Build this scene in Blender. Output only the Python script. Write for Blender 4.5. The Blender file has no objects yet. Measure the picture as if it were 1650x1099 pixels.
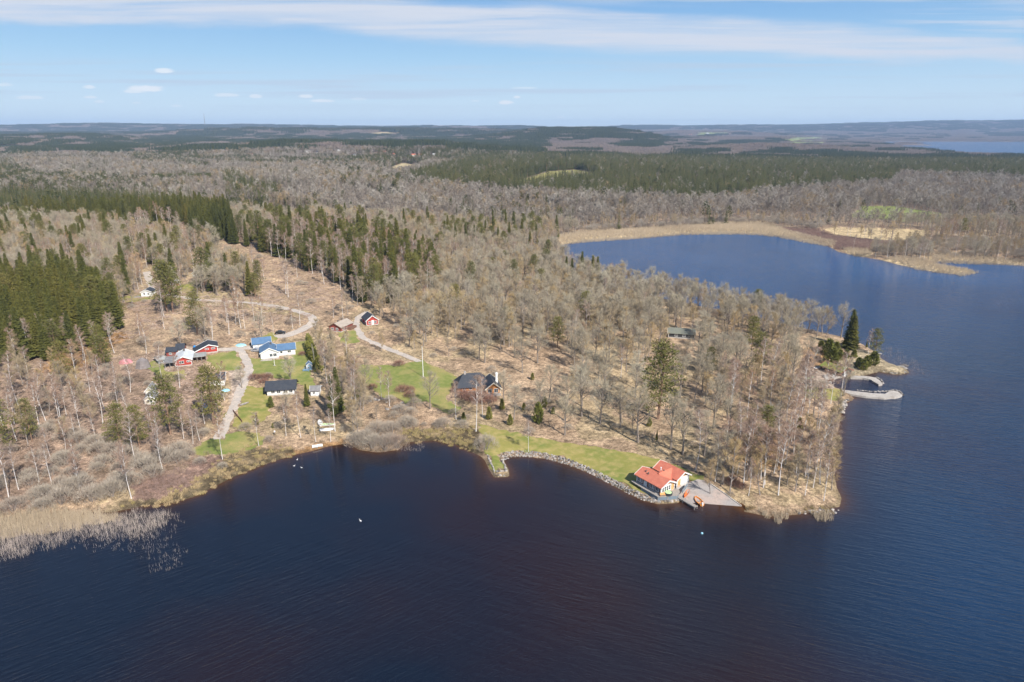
import bpy, math, random
import numpy as np
from mathutils import Vector, Matrix, geometry
random.seed(7); RNG = np.random.default_rng(11)
C = bpy.context.scene.collection
D2 = bpy.data
# ------------------------------------------------------------------ camera geometry (used only to survey ground positions)
CH, F, PITCH = 90.0, 1100.0, math.radians(17.06)
CP, SP = math.cos(PITCH), math.sin(PITCH)
SUN_AZ = (0.57, -0.82); SUN_EL = 41.0
def ray(px, py):
    dx = (px-825)/F; dy = -(py-549.5)/F
    return np.array([dx, CP+dy*SP, -SP+dy*CP])
def G(px, py, z=0.0):
    d = ray(px, py); t = (z-CH)/d[2]
    return (d[0]*t, d[1]*t, z)
def PX(x, y, z):
    x = np.asarray(x, float); y = np.asarray(y, float); z = np.asarray(z, float)-CH
    fwd = y*CP - z*SP; up = y*SP + z*CP
    fwd = np.where(fwd < 1, 1, fwd)
    return 825+F*x/fwd, 549.5-F*up/fwd
# ------------------------------------------------------------------ noise
def _hash(ix, iy, s):
    n = (ix.astype(np.int64)*374761393 + iy.astype(np.int64)*668265263 + s*974634777) & 0x7fffffff
    n = (n ^ (n >> 13))*1274126177 & 0x7fffffff
    return ((n ^ (n >> 16)) & 0xffff)/65535.0
def vnoise(x, y, s=0):
    x = np.asarray(x, float); y = np.asarray(y, float)
    ix = np.floor(x); iy = np.floor(y); fx = x-ix; fy = y-iy
    fx = fx*fx*(3-2*fx); fy = fy*fy*(3-2*fy)
    a = _hash(ix, iy, s); b = _hash(ix+1, iy, s); c = _hash(ix, iy+1, s); d = _hash(ix+1, iy+1, s)
    return (a+(b-a)*fx)*(1-fy)+(c+(d-c)*fx)*fy
def fbm(x, y, s=0, o=4):
    v = 0; a = .5; t = 0
    for i in range(o):
        v = v+a*vnoise(x*2**i, y*2**i, s+i*17); t += a; a *= .5
    return v/t
def sm(t):
    t = np.clip(t, 0, 1); return t*t*(3-2*t)
# ------------------------------------------------------------------ shoreline surveyed at water level
SHORE = [(-420,850),(-200,842),(0,836),(60,830),(130,824),(180,824),(230,814),(280,808),(310,800),(340,785),(370,770),(400,757),(440,742),
(470,733),(500,726),(530,718),(562,713),(580,724),(610,728),(640,724),(655,712),(700,708),(735,715),(760,727),(776,734),(784,742),(790,755),
(798,768),(818,767),(817,756),(811,746),(808,738),(820,735),(845,734),(880,738),(915,747),(950,761),(985,779),(1010,792),(1035,804),
(1060,811),(1090,809),(1104,803),(1120,805),(1150,811),(1182,814),(1200,823),(1240,831),(1280,828),(1320,821),(1350,815),(1353,802),(1345,785),
(1342,765),(1344,735),(1346,700),(1350,675),(1354,662),(1362,648),(1374,641),(1360,634),(1347,628),(1336,619),(1330,611),(1350,607),(1372,607),
(1392,604),(1405,600),(1414,597),(1440,603),(1462,600),(1455,595),(1432,589),(1420,582),(1412,572),(1396,562),(1375,553),(1345,545),(1310,538),(1250,524),
(1180,509),(1100,492),(1040,477),(980,461),(930,440),(900,420),(893,405),(905,394),(940,387),(980,384),(1040,382),(1100,376),(1160,374),(1220,376),
(1260,380),(1300,387),(1335,396),(1352,406),(1380,412),(1420,419),(1450,427),(1500,437),(1540,442),(1576,440),(1545,434),(1520,431),(1500,424),
(1512,420),(1560,421),(1600,424),(1650,428),(1900,445),(2300,470)]
SW = [G(x, y)[:2] for x, y in SHORE]
SW = [(-900, SW[0][1]-30)]+SW+[(1500, SW[-1][1]+40), (9000, 3000), (30000, 12000), (30000, 40000), (-30000, 40000), (-30000, 60)]
SW = np.array(SW)
LAKE = np.array([G(1408,231)[:2], G(1440,235)[:2], G(1462,240)[:2], G(1540,249)[:2], G(1700,256)[:2], G(2500,262)[:2], (12000,7200), G(1900,229.3)[:2], G(1650,228.6)[:2], G(1560,228.2)[:2], G(1480,228.2)[:2], G(1415,228.3)[:2]])
def inside(P, X, Y):
    r = np.zeros(X.shape, bool); n = len(P)
    for i in range(n):
        x1, y1 = P[i]; x2, y2 = P[(i+1) % n]
        if y1 == y2: continue
        c = ((y1 > Y) != (y2 > Y)) & (X < (x2-x1)*(Y-y1)/(y2-y1)+x1)
        r ^= c
    return r
def sdist(P, X, Y):
    d = np.full(X.shape, 1e18); n = len(P)
    for i in range(n):
        x1, y1 = P[i]; x2, y2 = P[(i+1) % n]; vx, vy = x2-x1, y2-y1
        t = np.clip(((X-x1)*vx+(Y-y1)*vy)/(vx*vx+vy*vy+1e-9), 0, 1)
        d = np.minimum(d, (X-x1-t*vx)**2+(Y-y1-t*vy)**2)
    d = np.sqrt(d)
    return np.where(inside(P, X, Y), d, -d)
def land_sd(X, Y):
    X = np.asarray(X, float); Y = np.asarray(Y, float)
    s = sdist(SW, X, Y)
    far = Y > 2000
    if np.any(far):
        l = np.full(X.shape, -1e9); l[far] = sdist(LAKE, X[far], Y[far])
        isl = np.hypot((X-ISL[0])/ISL[2], (Y-ISL[1])/ISL[3])
        s = np.minimum(s, np.maximum(-l, (1-isl)*60))
    return s
_i = G(1460, 233.2)[:2]; ISL = (_i[0], _i[1], 105.0, 260.0)
def ridge(b, Y, D0, s1, s2, prof):
    xs = [p[0] for p in prof]; hs = [p[1] for p in prof]
    e = np.where(Y < D0, np.exp(-((Y-D0)/s1)**2), np.exp(-((Y-D0)/s2)**2))
    return np.interp(b, xs, hs)*e
def hgt(X, Y, sd=None):
    X = np.asarray(X, float); Y = np.asarray(Y, float)
    if sd is None: sd = land_sd(X, Y)
    Yc = np.maximum(Y, 1); b = 825+F*X/(.956*Yc+26)
    b = np.where(Y < 30, 825, b)
    lf = sm((1250-b)/450)
    base = 6*sm((sd-5)/160)*(.45+.55*sm((900-b)/400)) + lf*(18*sm((Y-800)/1800)+38*sm((Y-2200)/4500))
    base = base + (1-lf)*4*sm((Y-800)/1500)*sm((1400-b)/300)
    g = lambda x, y, h, sx, sy: h*np.exp(-((X-x)/sx)**2-((Y-y)/sy)**2)
    base = base + g(-300, 520, 7, 160, 150) + g(-170, 470, 8, 90, 120) + g(-330, 900, 12, 380, 200) + g(70, 300, 3, 90, 70)
    base = base + g(60, 1300, 8, 400, 250)
    r = ridge(b, Y, 9500, 1500, 3000, [(-700,150),(0,150),(60,160),(150,170),(230,168),(300,158),(420,152),(520,142),(620,138),(700,142),(800,136),(850,140),(880,128),(930,95),(1000,70),(1200,40)])
    r = np.maximum(r, ridge(b, Y, 12500, 2900, 3000, [(700,90),(880,90),(940,120),(1000,165),(1060,178),(1110,160),(1190,180),(1280,172),(1380,212),(1440,225),(1500,248),(1530,254),(1580,244),(1650,262),(1900,270),(3000,280)]))
    r = np.maximum(r, ridge(b, Y, 4300, 700, 900, [(600,30),(760,50),(830,76),(870,98),(905,106),(985,100),(1020,84),(1060,54),(1110,26),(1180,8),(1400,2)]))
    r = np.maximum(r, ridge(b, Y, 5600, 800, 900, [(-300,40),(200,40),(240,60),(300,84),(400,97),(560,95),(700,88),(800,84),(900,60),(1000,20)]))
    r = np.maximum(r, ridge(b, Y, 3700, 500, 700, [(-500,60),(0,62),(120,66),(190,62),(240,40),(300,25),(600,20),(900,10),(1200,5)]))
    r = np.maximum(r, ridge(b, Y, 2900, 260, 320, [(-400,40),(0,52),(90,46),(200,28),(330,8),(1060,6),(1130,22),(1230,34),(1330,26),(1400,6),(1500,0)]))
    r = np.maximum(r, ridge(b, Y, 5200, 700, 800, [(1000,10),(1080,34),(1150,40),(1280,42),(1340,26),(1380,10),(1420,0),(1500,0)]))
    r = np.maximum(r, ridge(b, Y, 7600, 900, 1300, [(900,20),(1060,70),(1100,86),(1170,84),(1220,62),(1300,34),(1380,10),(1420,0)]))
    r = np.maximum(r, 0)*sm((sd-20)/700)
    r = np.maximum(r, 0); base = base + ridge(b, Y, 2150, 200, 520, [(240,2),(330,12),(450,26),(720,28),(800,8),(960,0)])
    nz = (fbm(X/900+31, Y/900, 5)-.5)*np.clip((Y-1200)/2500, 0, 1)*22*sm(sd/500) + (fbm(X/60, Y/60+9, 3)-.5)*3.0*sm((sd-4)/50)
    nz = nz + (fbm(X/9, Y/9+9, 8, 2)-.5)*.5*sm((sd-3)/10)
    bank = np.where(sd > 0, .1+1.0*(1-np.exp(-np.maximum(sd, 0)/4)), np.maximum(-3, sd*.22+.1))
    isl = np.hypot((X-ISL[0])/ISL[2], (Y-ISL[1])/ISL[3])
    return np.where(sd > 0, bank+np.maximum(base, r)+nz+8*np.clip(1-isl, 0, 1), bank)
_ba = G(1026,777,1.5); _bb = G(1062,797,1.5); _br = math.atan2(_bb[1]-_ba[1], _bb[0]-_ba[0])
_hgt0 = hgt
def hgt(X, Y, sd=None):
    X = np.asarray(X, float); Y = np.asarray(Y, float); H = _hgt0(X, Y, sd)
    dx, dy = X-_ba[0], Y-_ba[1]; c, s = math.cos(_br), math.sin(_br); lx = dx*c+dy*s; ly = -dx*s+dy*c
    m = (lx > 7.5) & (lx < 23.5) & (ly > 4.2) & (ly < 16.2); H = np.where(m, np.minimum(H, np.minimum(-((lx-20.4)*.72-(ly-13.7)*.69)*.145, 1.42)-.25), H)
    _q = G(1345,600,.6); rr = np.hypot((X-_q[0])/17, (Y-_q[1])/13); H = np.where(H > 0, np.minimum(H, .62+6*np.maximum(rr-1, 0)**1.0), H)
    m2 = (lx > -1.5) & (lx < 11) & (ly > -1.2) & (ly < 11.5); return np.where(m2, np.minimum(H, 1.3), H)
# cached height field for fast lookups close to the camera
_gx = np.arange(-560, 561, 2.0); _gy = np.arange(60, 760, 2.0)
_GX, _GY = np.meshgrid(_gx, _gy); _SD = land_sd(_GX, _GY); _HH = hgt(_GX, _GY, _SD)
def _bil(T, x, y):
    u = np.clip((np.asarray(x, float)+560)/2, 0, len(_gx)-1.001); v = np.clip((np.asarray(y, float)-60)/2, 0, len(_gy)-1.001)
    i = u.astype(int); j = v.astype(int); fu = u-i; fv = v-j
    return (T[j, i]*(1-fu)+T[j, i+1]*fu)*(1-fv)+(T[j+1, i]*(1-fu)+T[j+1, i+1]*fu)*fv
def hz(x, y):
    if abs(x) < 558 and 62 < y < 756: return float(_bil(_HH, x, y))
    return float(hgt(np.array([x]), np.array([y]))[0])
def W(px, py):
    """ground point seen at photo pixel (px, py): march the survey ray onto the terrain"""
    d = ray(px, py); t0 = (CH-40)/-d[2] if d[2] < -1e-4 else 4000.; t1 = CH/-d[2] if d[2] < -1e-4 else 12000.
    ts = np.linspace(max(t0*.5, 60), t1, 500); X = d[0]*ts; Y = d[1]*ts; Z = CH+d[2]*ts
    H = hgt(X, Y) if Y[-1] > 750 or abs(X[-1]) > 550 else _bil(_HH, X, Y)
    k = np.nonzero(Z <= np.maximum(H, 0))[0]
    if len(k) == 0: return (X[-1], Y[-1], max(0, H[-1]))
    k = max(k[0], 1); a = (Z[k-1]-H[k-1]); b = (Z[k]-H[k]); f = a/(a-b+1e-9)
    x = X[k-1]+(X[k]-X[k-1])*f; y = Y[k-1]+(Y[k]-Y[k-1])*f
    return (x, y, hz(x, y))
# ------------------------------------------------------------------ materials
def mat(name, col, rough=.8, spec=.3, n=None, vary=None, bump=None, metal=0, emit=None):
    """col base colour; n = [(scale, colour2, contrast)...] object-space noise mixes; vary = [(pos,colour)] ramp on per-object random"""
    m = D2.materials.new(name); m.use_nodes = True; nt = m.node_tree; N = nt.nodes; L = nt.links
    b = N['Principled BSDF']; b.inputs['Roughness'].default_value = rough; b.inputs['Specular IOR Level'].default_value = spec
    b.inputs['Metallic'].default_value = metal
    src = None
    if vary:
        oi = N.new('ShaderNodeObjectInfo'); r = N.new('ShaderNodeValToRGB'); r.color_ramp.interpolation = 'LINEAR'
        e = r.color_ramp.elements
        while len(e) < len(vary): e.new(.5)
        for k, (p, c) in enumerate(vary): e[k].position = p; e[k].color = (*c, 1)
        nz = N.new('ShaderNodeTexNoise'); nz.inputs['Scale'].default_value = .022; nz.inputs['Detail'].default_value = 2; L.new(oi.outputs['Location'], nz.inputs['Vector'])
        m1 = N.new('ShaderNodeMapRange'); m1.inputs[1].default_value = .3; m1.inputs[2].default_value = .7; m1.inputs[3].default_value = 0; m1.inputs[4].default_value = .55; L.new(nz.outputs[0], m1.inputs[0])
        m2 = N.new('ShaderNodeMath'); m2.operation = 'MULTIPLY_ADD'; m2.inputs[1].default_value = .45; L.new(oi.outputs['Random'], m2.inputs[0]); L.new(m1.outputs[0], m2.inputs[2])
        L.new(m2.outputs[0], r.inputs[0]); src = r.outputs[0]
    if src is None:
        rgb = N.new('ShaderNodeRGB'); rgb.outputs[0].default_value = (*col, 1); src = rgb.outputs[0]
    if n:
        tc = N.new('ShaderNodeTexCoord')
        for (sc, c2, lo, hi) in n:
            t = N.new('ShaderNodeTexNoise'); t.inputs['Detail'].default_value = 4
            if isinstance(sc, tuple):
                mp = N.new('ShaderNodeMapping'); mp.inputs['Scale'].default_value = sc; L.new(tc.outputs['Object'], mp.inputs[0]); L.new(mp.outputs[0], t.inputs['Vector']); t.inputs['Scale'].default_value = 1
            else:
                L.new(tc.outputs['Object'], t.inputs['Vector']); t.inputs['Scale'].default_value = sc
            mr = N.new('ShaderNodeMapRange'); mr.inputs[1].default_value = lo; mr.inputs[2].default_value = hi
            L.new(t.outputs[0], mr.inputs[0]); mx = N.new('ShaderNodeMix'); mx.data_type = 'RGBA'
            L.new(mr.outputs[0], mx.inputs[0]); L.new(src, mx.inputs[6]); mx.inputs[7].default_value = (*c2, 1); src = mx.outputs[2]
    L.new(src, b.inputs['Base Color'])
    if bump:
        tc = N.new('ShaderNodeTexCoord'); t = N.new('ShaderNodeTexNoise'); t.inputs['Scale'].default_value = bump[0]; L.new(tc.outputs['Object'], t.inputs['Vector'])
        bp = N.new('ShaderNodeBump'); bp.inputs['Strength'].default_value = bump[1]; bp.inputs['Distance'].default_value = bump[2]; L.new(t.outputs[0], bp.inputs['Height']); L.new(bp.outputs[0], b.inputs['Normal'])
    if emit:
        b.inputs['Emission Color'].default_value = (*emit, 1); b.inputs['Emission Strength'].default_value = 1
    return m
def ribbed(name, col, c2, axis, scale, rough=.6, bump=.4):
    """tiled / ribbed / boarded surface: wave bands along a local axis"""
    m = mat(name, col, rough, n=[(.7, c2, .35, .7), (4, c2, .45, .8)]); N = m.node_tree.nodes; L = m.node_tree.links
    tc = N.new('ShaderNodeTexCoord'); w = N.new('ShaderNodeTexWave'); w.bands_direction = axis; w.inputs['Scale'].default_value = scale; w.inputs['Distortion'].default_value = .3
    L.new(tc.outputs['Object'], w.inputs['Vector']); bp = N.new('ShaderNodeBump'); bp.inputs['Strength'].default_value = bump; bp.inputs['Distance'].default_value = .06
    L.new(w.outputs['Fac'], bp.inputs['Height']); L.new(bp.outputs[0], N['Principled BSDF'].inputs['Normal'])
    return m
# ------------------------------------------------------------------ mesh builder
class MB:
    def __init__(s): s.v = []; s.f = []; s.m = []
    def add(s, vs, fs, mi=0):
        o = len(s.v); s.v += [tuple(v) for v in vs]; s.f += [tuple(i+o for i in f) for f in fs]; s.m += [mi]*len(fs)
    def box(s, x0, y0, z0, x1, y1, z1, mi=0):
        s.add([(x0,y0,z0),(x1,y0,z0),(x1,y1,z0),(x0,y1,z0),(x0,y0,z1),(x1,y0,z1),(x1,y1,z1),(x0,y1,z1)],
              [(0,3,2,1),(4,5,6,7),(0,1,5,4),(1,2,6,5),(2,3,7,6),(3,0,4,7)], mi)
    def beam(s, a, b, w, h, mi=0, up=(0,0,1)):
        a = Vector(a); b = Vector(b); d = (b-a).normalized(); u = Vector(up); r = d.cross(u)
        if r.length < 1e-4: r = Vector((1,0,0))
        r.normalize(); u = r.cross(d); r *= w/2; u *= h/2
        s.add([a-r-u, a+r-u, a+r+u, a-r+u, b-r-u, b+r-u, b+r+u, b-r+u], [(0,1,2,3),(7,6,5,4),(0,4,5,1),(1,5,6,2),(2,6,7,3),(3,7,4,0)], mi)
    def tube(s, pts, rad, n=5, mi=0, cap=True):
        pts = [Vector(p) for p in pts]; o = len(s.v); k = len(pts)
        for i, p in enumerate(pts):
            d = (pts[min(i+1, k-1)]-pts[max(i-1, 0)]).normalized(); r = d.orthogonal().normalized(); u = d.cross(r)
            for j in range(n):
                a = 2*math.pi*j/n; s.v.append(tuple(p+(r*math.cos(a)+u*math.sin(a))*rad[i]))
        for i in range(k-1):
            for j in range(n):
                j2 = (j+1) % n; s.f.append((o+i*n+j, o+i*n+j2, o+(i+1)*n+j2, o+(i+1)*n+j)); s.m.append(mi)
        if cap: s.f.append(tuple(o+(k-1)*n+j for j in range(n))); s.m.append(mi)
    def lump(s, c, r, seed=0, mi=0, rough=.25, nu=7, nv=5, flat=1):
        rr = random.Random(seed); o = len(s.v)
        s.v.append((c[0], c[1], c[2]-r[2]))
        for i in range(1, nv):
            t = math.pi*i/nv-math.pi/2
            for j in range(nu):
                a = 2*math.pi*j/nu; q = 1+rr.uniform(-rough, rough)
                s.v.append((c[0]+r[0]*math.cos(t)*math.cos(a)*q, c[1]+r[1]*math.cos(t)*math.sin(a)*q, c[2]+r[2]*math.sin(t)*q))
        s.v.append((c[0], c[1], c[2]+r[2])); top = len(s.v)-1
        for j in range(nu):
            j2 = (j+1) % nu
            s.f.append((o, o+1+j2, o+1+j)); s.m.append(mi)
            for i in range(nv-2):
                s.f.append((o+1+i*nu+j, o+1+i*nu+j2, o+1+(i+1)*nu+j2, o+1+(i+1)*nu+j)); s.m.append(mi)
            s.f.append((o+1+(nv-2)*nu+j, o+1+(nv-2)*nu+j2, top)); s.m.append(mi)
    def mesh(s, name, mats, smooth=False):
        me = D2.meshes.new(name); me.from_pydata(s.v, [], s.f)
        for m in (mats if isinstance(mats, (list, tuple)) else [mats]): me.materials.append(m)
        if any(s.m): me.polygons.foreach_set('material_index', s.m)
        if smooth: me.polygons.foreach_set('use_smooth', [True]*len(s.f))
        me.update(); return me
    def build(s, name, mats, parent=None, smooth=False):
        o = D2.objects.new(name, s.mesh(name, mats, smooth)); C.objects.link(o)
        if parent: o.parent = parent
        return o
def tag(o, label=None, cat=None, group=None, kind=None):
    if label: o['label'] = label
    if cat: o['category'] = cat
    if group: o['group'] = group
    if kind: o['kind'] = kind
    return o
def empty(name, loc, rz, label, cat, group=None):
    o = D2.objects.new(name, None); C.objects.link(o); o.location = loc; o.rotation_euler = (0, 0, rz); o.empty_display_size = .5
    return tag(o, label, cat, group)
# ------------------------------------------------------------------ ground classes, polygons surveyed on the ground in photo pixels
def P(X, Y, poly): return inside(np.array(poly, float), X, Y)
LAWN = {
 'sea': [(770,682),(800,690),(850,702),(900,711),(960,721),(1020,731),(1062,742),(1090,752),(1140,768),(1132,779),(1085,768),(1065,790),(1048,800),(1034,797),(1010,784),(985,771),(950,753),(915,739),(880,730),(845,727),(815,729),(803,735),(808,748),(815,758),(799,762),(793,752),(786,735),(778,712)],
 'flag': [(565,590),(600,588),(640,590),(660,585),(680,580),(700,590),(725,600),(738,612),(733,622),(722,634),(722,645),(745,660),(725,668),(700,655),(690,648),(655,650),(640,641),(615,640),(600,625),(575,608)],
 'blue': [(402,577),(420,579),(470,579),(478,552),(500,547),(512,565),(500,600),(508,625),(500,628),(470,612),(430,608),(402,606),(400,590)],
 'low': [(395,622),(425,625),(432,650),(436,668),(418,680),(392,692),(376,690),(388,650)],
 'shore': [(303,727),(330,712),(350,703),(385,697),(412,696),(428,704),(424,715),(400,725),(360,733),(320,733)],
 'red': [(330,573),(381,565),(390,594),(352,598),(340,585)],
 'cabin': [(545,534),(572,533),(578,552),(552,554)],
 'harbour': [(1290,622),(1325,625),(1358,631),(1352,646),(1300,642)],
 'upper': [(283,463),(320,450),(325,462),(312,472),(290,470)],
 'left': [(240,585),(262,576),(268,600),(300,596),(298,612),(262,608),(240,596)],
 'white': [(192,478),(250,473),(255,481),(205,488)],
 'back': [(415,545),(440,535),(452,543),(436,552)],
}
CLEAR = [[(352,390),(385,395),(420,408),(480,432),(540,455),(572,475),(566,500),(520,515),(495,545),(380,552),(330,545),(270,562),(200,577),(110,592),(60,600),(80,582),(140,568),(190,538),(205,500),(240,486),(300,482),(345,488),(395,484),(425,470),(400,450),(380,430),(350,408)],
         [(196,362),(300,362),(306,380),(250,386),(205,380)]]
FIELD = [[(590,214),(640,212),(655,216),(600,218)], [(1150,240),(1190,238),(1200,241),(1155,243)], [(350,236),(410,235),(425,238),(360,240)], [(60,244),(110,243),(125,247),(70,249)], [(880,262),(915,258),(925,261),(890,266)], [(700,236),(740,234),(750,237),(705,239)], [(392,342),(513,346),(492,368),(423,356)], [(600,284),(612,277),(650,262),(690,270),(672,280),(655,284),(640,288)], [(1145,255),(1190,248),(1202,251),(1165,258)], [(205,222),(235,218),(235,250),(222,250)]]
GREEN = [[(1390,332),(1440,332),(1525,345),(1512,357),(1400,352),(1370,350)], [(208,298),(243,290),(246,305),(215,308)], [(1240,222),(1330,220),(1345,232),(1280,234)], [(1120,212),(1170,210),(1175,219),(1125,219)], [(1450,350),(1500,346),(1500,356),(1455,358)]]
KNOLL = [(820,297),(850,287),(885,276),(930,273),(965,281),(957,290),(905,294),(870,301),(838,304)]
MTAN = [(1318,370),(1345,366),(1500,371),(1490,379),(1460,390),(1425,388),(1335,378)]
MRED = [(1250,368),(1318,370),(1345,380),(1425,390),(1462,392),(1440,402),(1350,403),(1300,386)]
REEDG = [[(897,382),(950,373),(1050,369),(1150,362),(1200,360),(1245,362),(1252,368),(1290,379),(1348,392),(1342,399),(1290,390),(1250,382),(1200,378),(1100,379),(1040,384),(905,394)],
         [(1352,402),(1400,404),(1405,413),(1380,414)], [(1425,418),(1470,416),(1510,425),(1580,440),(1545,445),(1480,436)], [(1495,413),(1560,416),(1650,422),(1660,429),(1500,424)], [(852,405),(905,400),(905,408),(860,412)]]
MARSH = [[(185,808),(230,806),(300,785),(355,742),(400,722),(470,722),(478,735),(400,760),(340,792),(290,812),(200,824)],
         [(640,695),(700,690),(770,692),(775,733),(735,722),(690,712),(650,716)]]
REDMARSH = [(215,782),(250,768),(300,762),(305,745),(335,735),(360,738),(310,782),(270,802),(215,806)]
SAND = [(462,731),(500,719),(530,712),(560,704),(566,716),(530,722),(500,731),(465,740)]
DIRT = [[(1285,600),(1340,590),(1352,600),(1340,612),(1346,630),(1330,627),(1290,618)], [(365,590),(392,595),(388,640),(372,650),(372,620)], [(245,580),(268,562),(330,556),(345,566),(262,600)]]
BRACKEN = [[(1292,560),(1335,560),(1335,590),(1300,590)], [(130,545),(200,535),(205,545),(120,600),(50,600)], [(1160,700),(1250,690),(1260,760),(1180,740)]]
ROCK = [[(1395,565),(1470,590),(1470,612),(1385,606),(1350,600),(1352,575),(1380,562)]]
def col_mask(px, py, polys):
    r = np.zeros(px.shape, bool)
    for p in polys: r |= P(px, py, p)
    return r
def ground_colour(X, Y, H, sd):
    px, py = PX(X, Y, H)
    jx = (fbm(X/5, Y/5, 2, 3)-.5)*9; jy = (fbm(X/5+50, Y/5, 4, 3)-.5)*5
    k = np.clip(200/np.maximum(Y, 1), .15, 1.3)
    px = px+jx*k; py = py+jy*k
    n = fbm(X/14, Y/14, 21, 4)[:, None]; n2 = fbm(X/3.5, Y/3.5, 22, 3)[:, None]
    A = lambda *c: np.array(c)[None, :]
    col = A(.34,.232,.15)*(1-n)+A(.49,.365,.235)*n
    col = col*(.75+.5*n2)
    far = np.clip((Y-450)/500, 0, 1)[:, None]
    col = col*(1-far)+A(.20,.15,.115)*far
    gm = ((n > .56)*.2)*(1-far); col = col*(1-gm)+A(.20,.20,.07)*gm
    def put(polys, c, w=1.0):
        m = col_mask(px, py, polys)[:, None]*w
        nonlocal col; col = col*(1-m)+c*m
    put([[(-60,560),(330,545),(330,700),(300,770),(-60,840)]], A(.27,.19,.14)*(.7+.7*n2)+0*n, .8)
    put(CLEAR, (A(.33,.225,.155)*(1-n2)+A(.47,.35,.22)*n2)*(.75+.5*n))
    put(BRACKEN, A(.36,.20,.08)*(.7+.6*n2), .7)
    put(FIELD, A(.52,.42,.24)+0*n)
    put([KNOLL], A(.30,.27,.10)*(.7+.6*n2))
    put(GREEN, A(.25,.28,.09)+0*n)
    put([MTAN], A(.55,.42,.24)*(.85+.3*n2)); put([MRED], A(.16,.085,.065)*(.8+.4*n2)); put(REEDG, A(.56,.43,.25)*(.8+.4*n2))
    put(MARSH, A(.19,.145,.085)*(.3+1.3*n2)); put([REDMARSH], A(.25,.165,.125)*(.7+.6*n2))
    put([SAND], A(.42,.25,.12)+0*n); put(DIRT, A(.46,.36,.28)*(.85+.3*n2))
    put(ROCK, A(.42,.34,.22)*(.7+.6*n2))
    put([[(262,478),(300,455),(350,470),(420,485),(500,502),(505,512),(300,488)]], A(.40,.32,.17)*(.8+.4*n2), .6)
    wet = np.clip(1-sd/2.0, 0, 1)[:, None]*(Y < 450)[:, None]
    col = col*(1-.45*wet); uw = np.clip(-sd/6, 0, 1)[:, None]
    col = col*(1-uw)+A(.05,.03,.015)*uw
    return np.clip(col, .01, .9)
def ring_mesh(name, rr, aa, zf, cf):
    R_, A_ = np.meshgrid(rr, aa, indexing='ij'); X = (R_*np.sin(A_)).ravel(); Y = (R_*np.cos(A_)).ravel()
    sd = land_sd(X, Y); Z = zf(X, Y, sd); n, m = len(rr), len(aa)
    me = D2.meshes.new(name)
    i = np.arange(n-1)[:, None]*m; j = np.arange(m-1)[None, :]
    a = (i+j).ravel(); Q = np.stack([a, a+m, a+m+1, a+1], 1)[:, ::-1]
    keep = np.ones(len(Q), bool)
    if name == 'ground': keep = sd[Q].max(1) > -14
    Q = Q[keep]
    if name == 'ground':
        used = np.zeros(len(X), bool); used[Q.ravel()] = True; mp = np.cumsum(used)-1; Q = mp[Q]; X, Y, Z, sd = X[used], Y[used], Z[used], sd[used]
    co = np.stack([X, Y, Z], 1).astype(np.float32)
    me.vertices.add(len(co)); me.vertices.foreach_set('co', co.ravel())
    me.loops.add(Q.size); me.loops.foreach_set('vertex_index', Q.ravel().astype(np.int32))
    me.polygons.add(len(Q)); me.polygons.foreach_set('loop_start', np.arange(0, Q.size, 4, dtype=np.int32)); me.polygons.foreach_set('use_smooth', np.ones(len(Q), bool))
    me.update(calc_edges=True)
    ca = me.color_attributes.new('tint', 'FLOAT_COLOR', 'POINT'); cc = np.ones((len(co), 4), np.float32); cc[:, :3] = cf(X, Y, Z, sd); ca.data.foreach_set('color', cc.ravel())
    o = D2.objects.new(name, me); C.objects.link(o); return o
fine = np.radians(np.linspace(-46, 46, 400)); side = np.radians(np.linspace(46, 180, 24)[1:])
ANG = np.concatenate([-side[::-1], fine, side])
def geo(a, b, k):
    n = int(math.log(b/a)/k)+1; return a*np.exp(np.linspace(0, math.log(b/a), n))
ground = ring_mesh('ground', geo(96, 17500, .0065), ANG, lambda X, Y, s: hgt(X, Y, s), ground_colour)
tag(ground, kind='structure')
def watercol(X, Y, Z, sd):
    d = np.maximum(-sd, 0); px, py = PX(X, Y, 0*X)
    sh = np.exp(-d/1.6)*.8+np.exp(-d/5.5)*.25
    ramp = np.exp(-((px-1165)/60)**2-((py-812)/26)**2)*.55; sh = np.maximum(sh, ramp)
    sh = np.where(Y > 420, np.exp(-d/6.)*.3, sh)
    calm = np.exp(-d/24)
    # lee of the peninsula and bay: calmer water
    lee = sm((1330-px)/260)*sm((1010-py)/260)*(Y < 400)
    c = np.zeros((len(X), 3)); c[:, 0] = np.clip(sh, 0, 1); c[:, 1] = np.clip(np.maximum(calm, lee*.85), 0, 1); c[:, 2] = np.maximum(np.clip((Y-200)/250, 0, 1), .27*sm((px-1180)/420)*sm((Y-60)/60))  # third channel: where sky-reflection blue is painted in, distant and right-hand water; also scales waves
    return c
fw = np.radians(np.linspace(-44, 44, 240)); AW = np.concatenate([-side[::-1], fw, side])
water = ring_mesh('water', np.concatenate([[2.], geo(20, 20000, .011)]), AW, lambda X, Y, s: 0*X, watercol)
tag(water, kind='structure')
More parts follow.
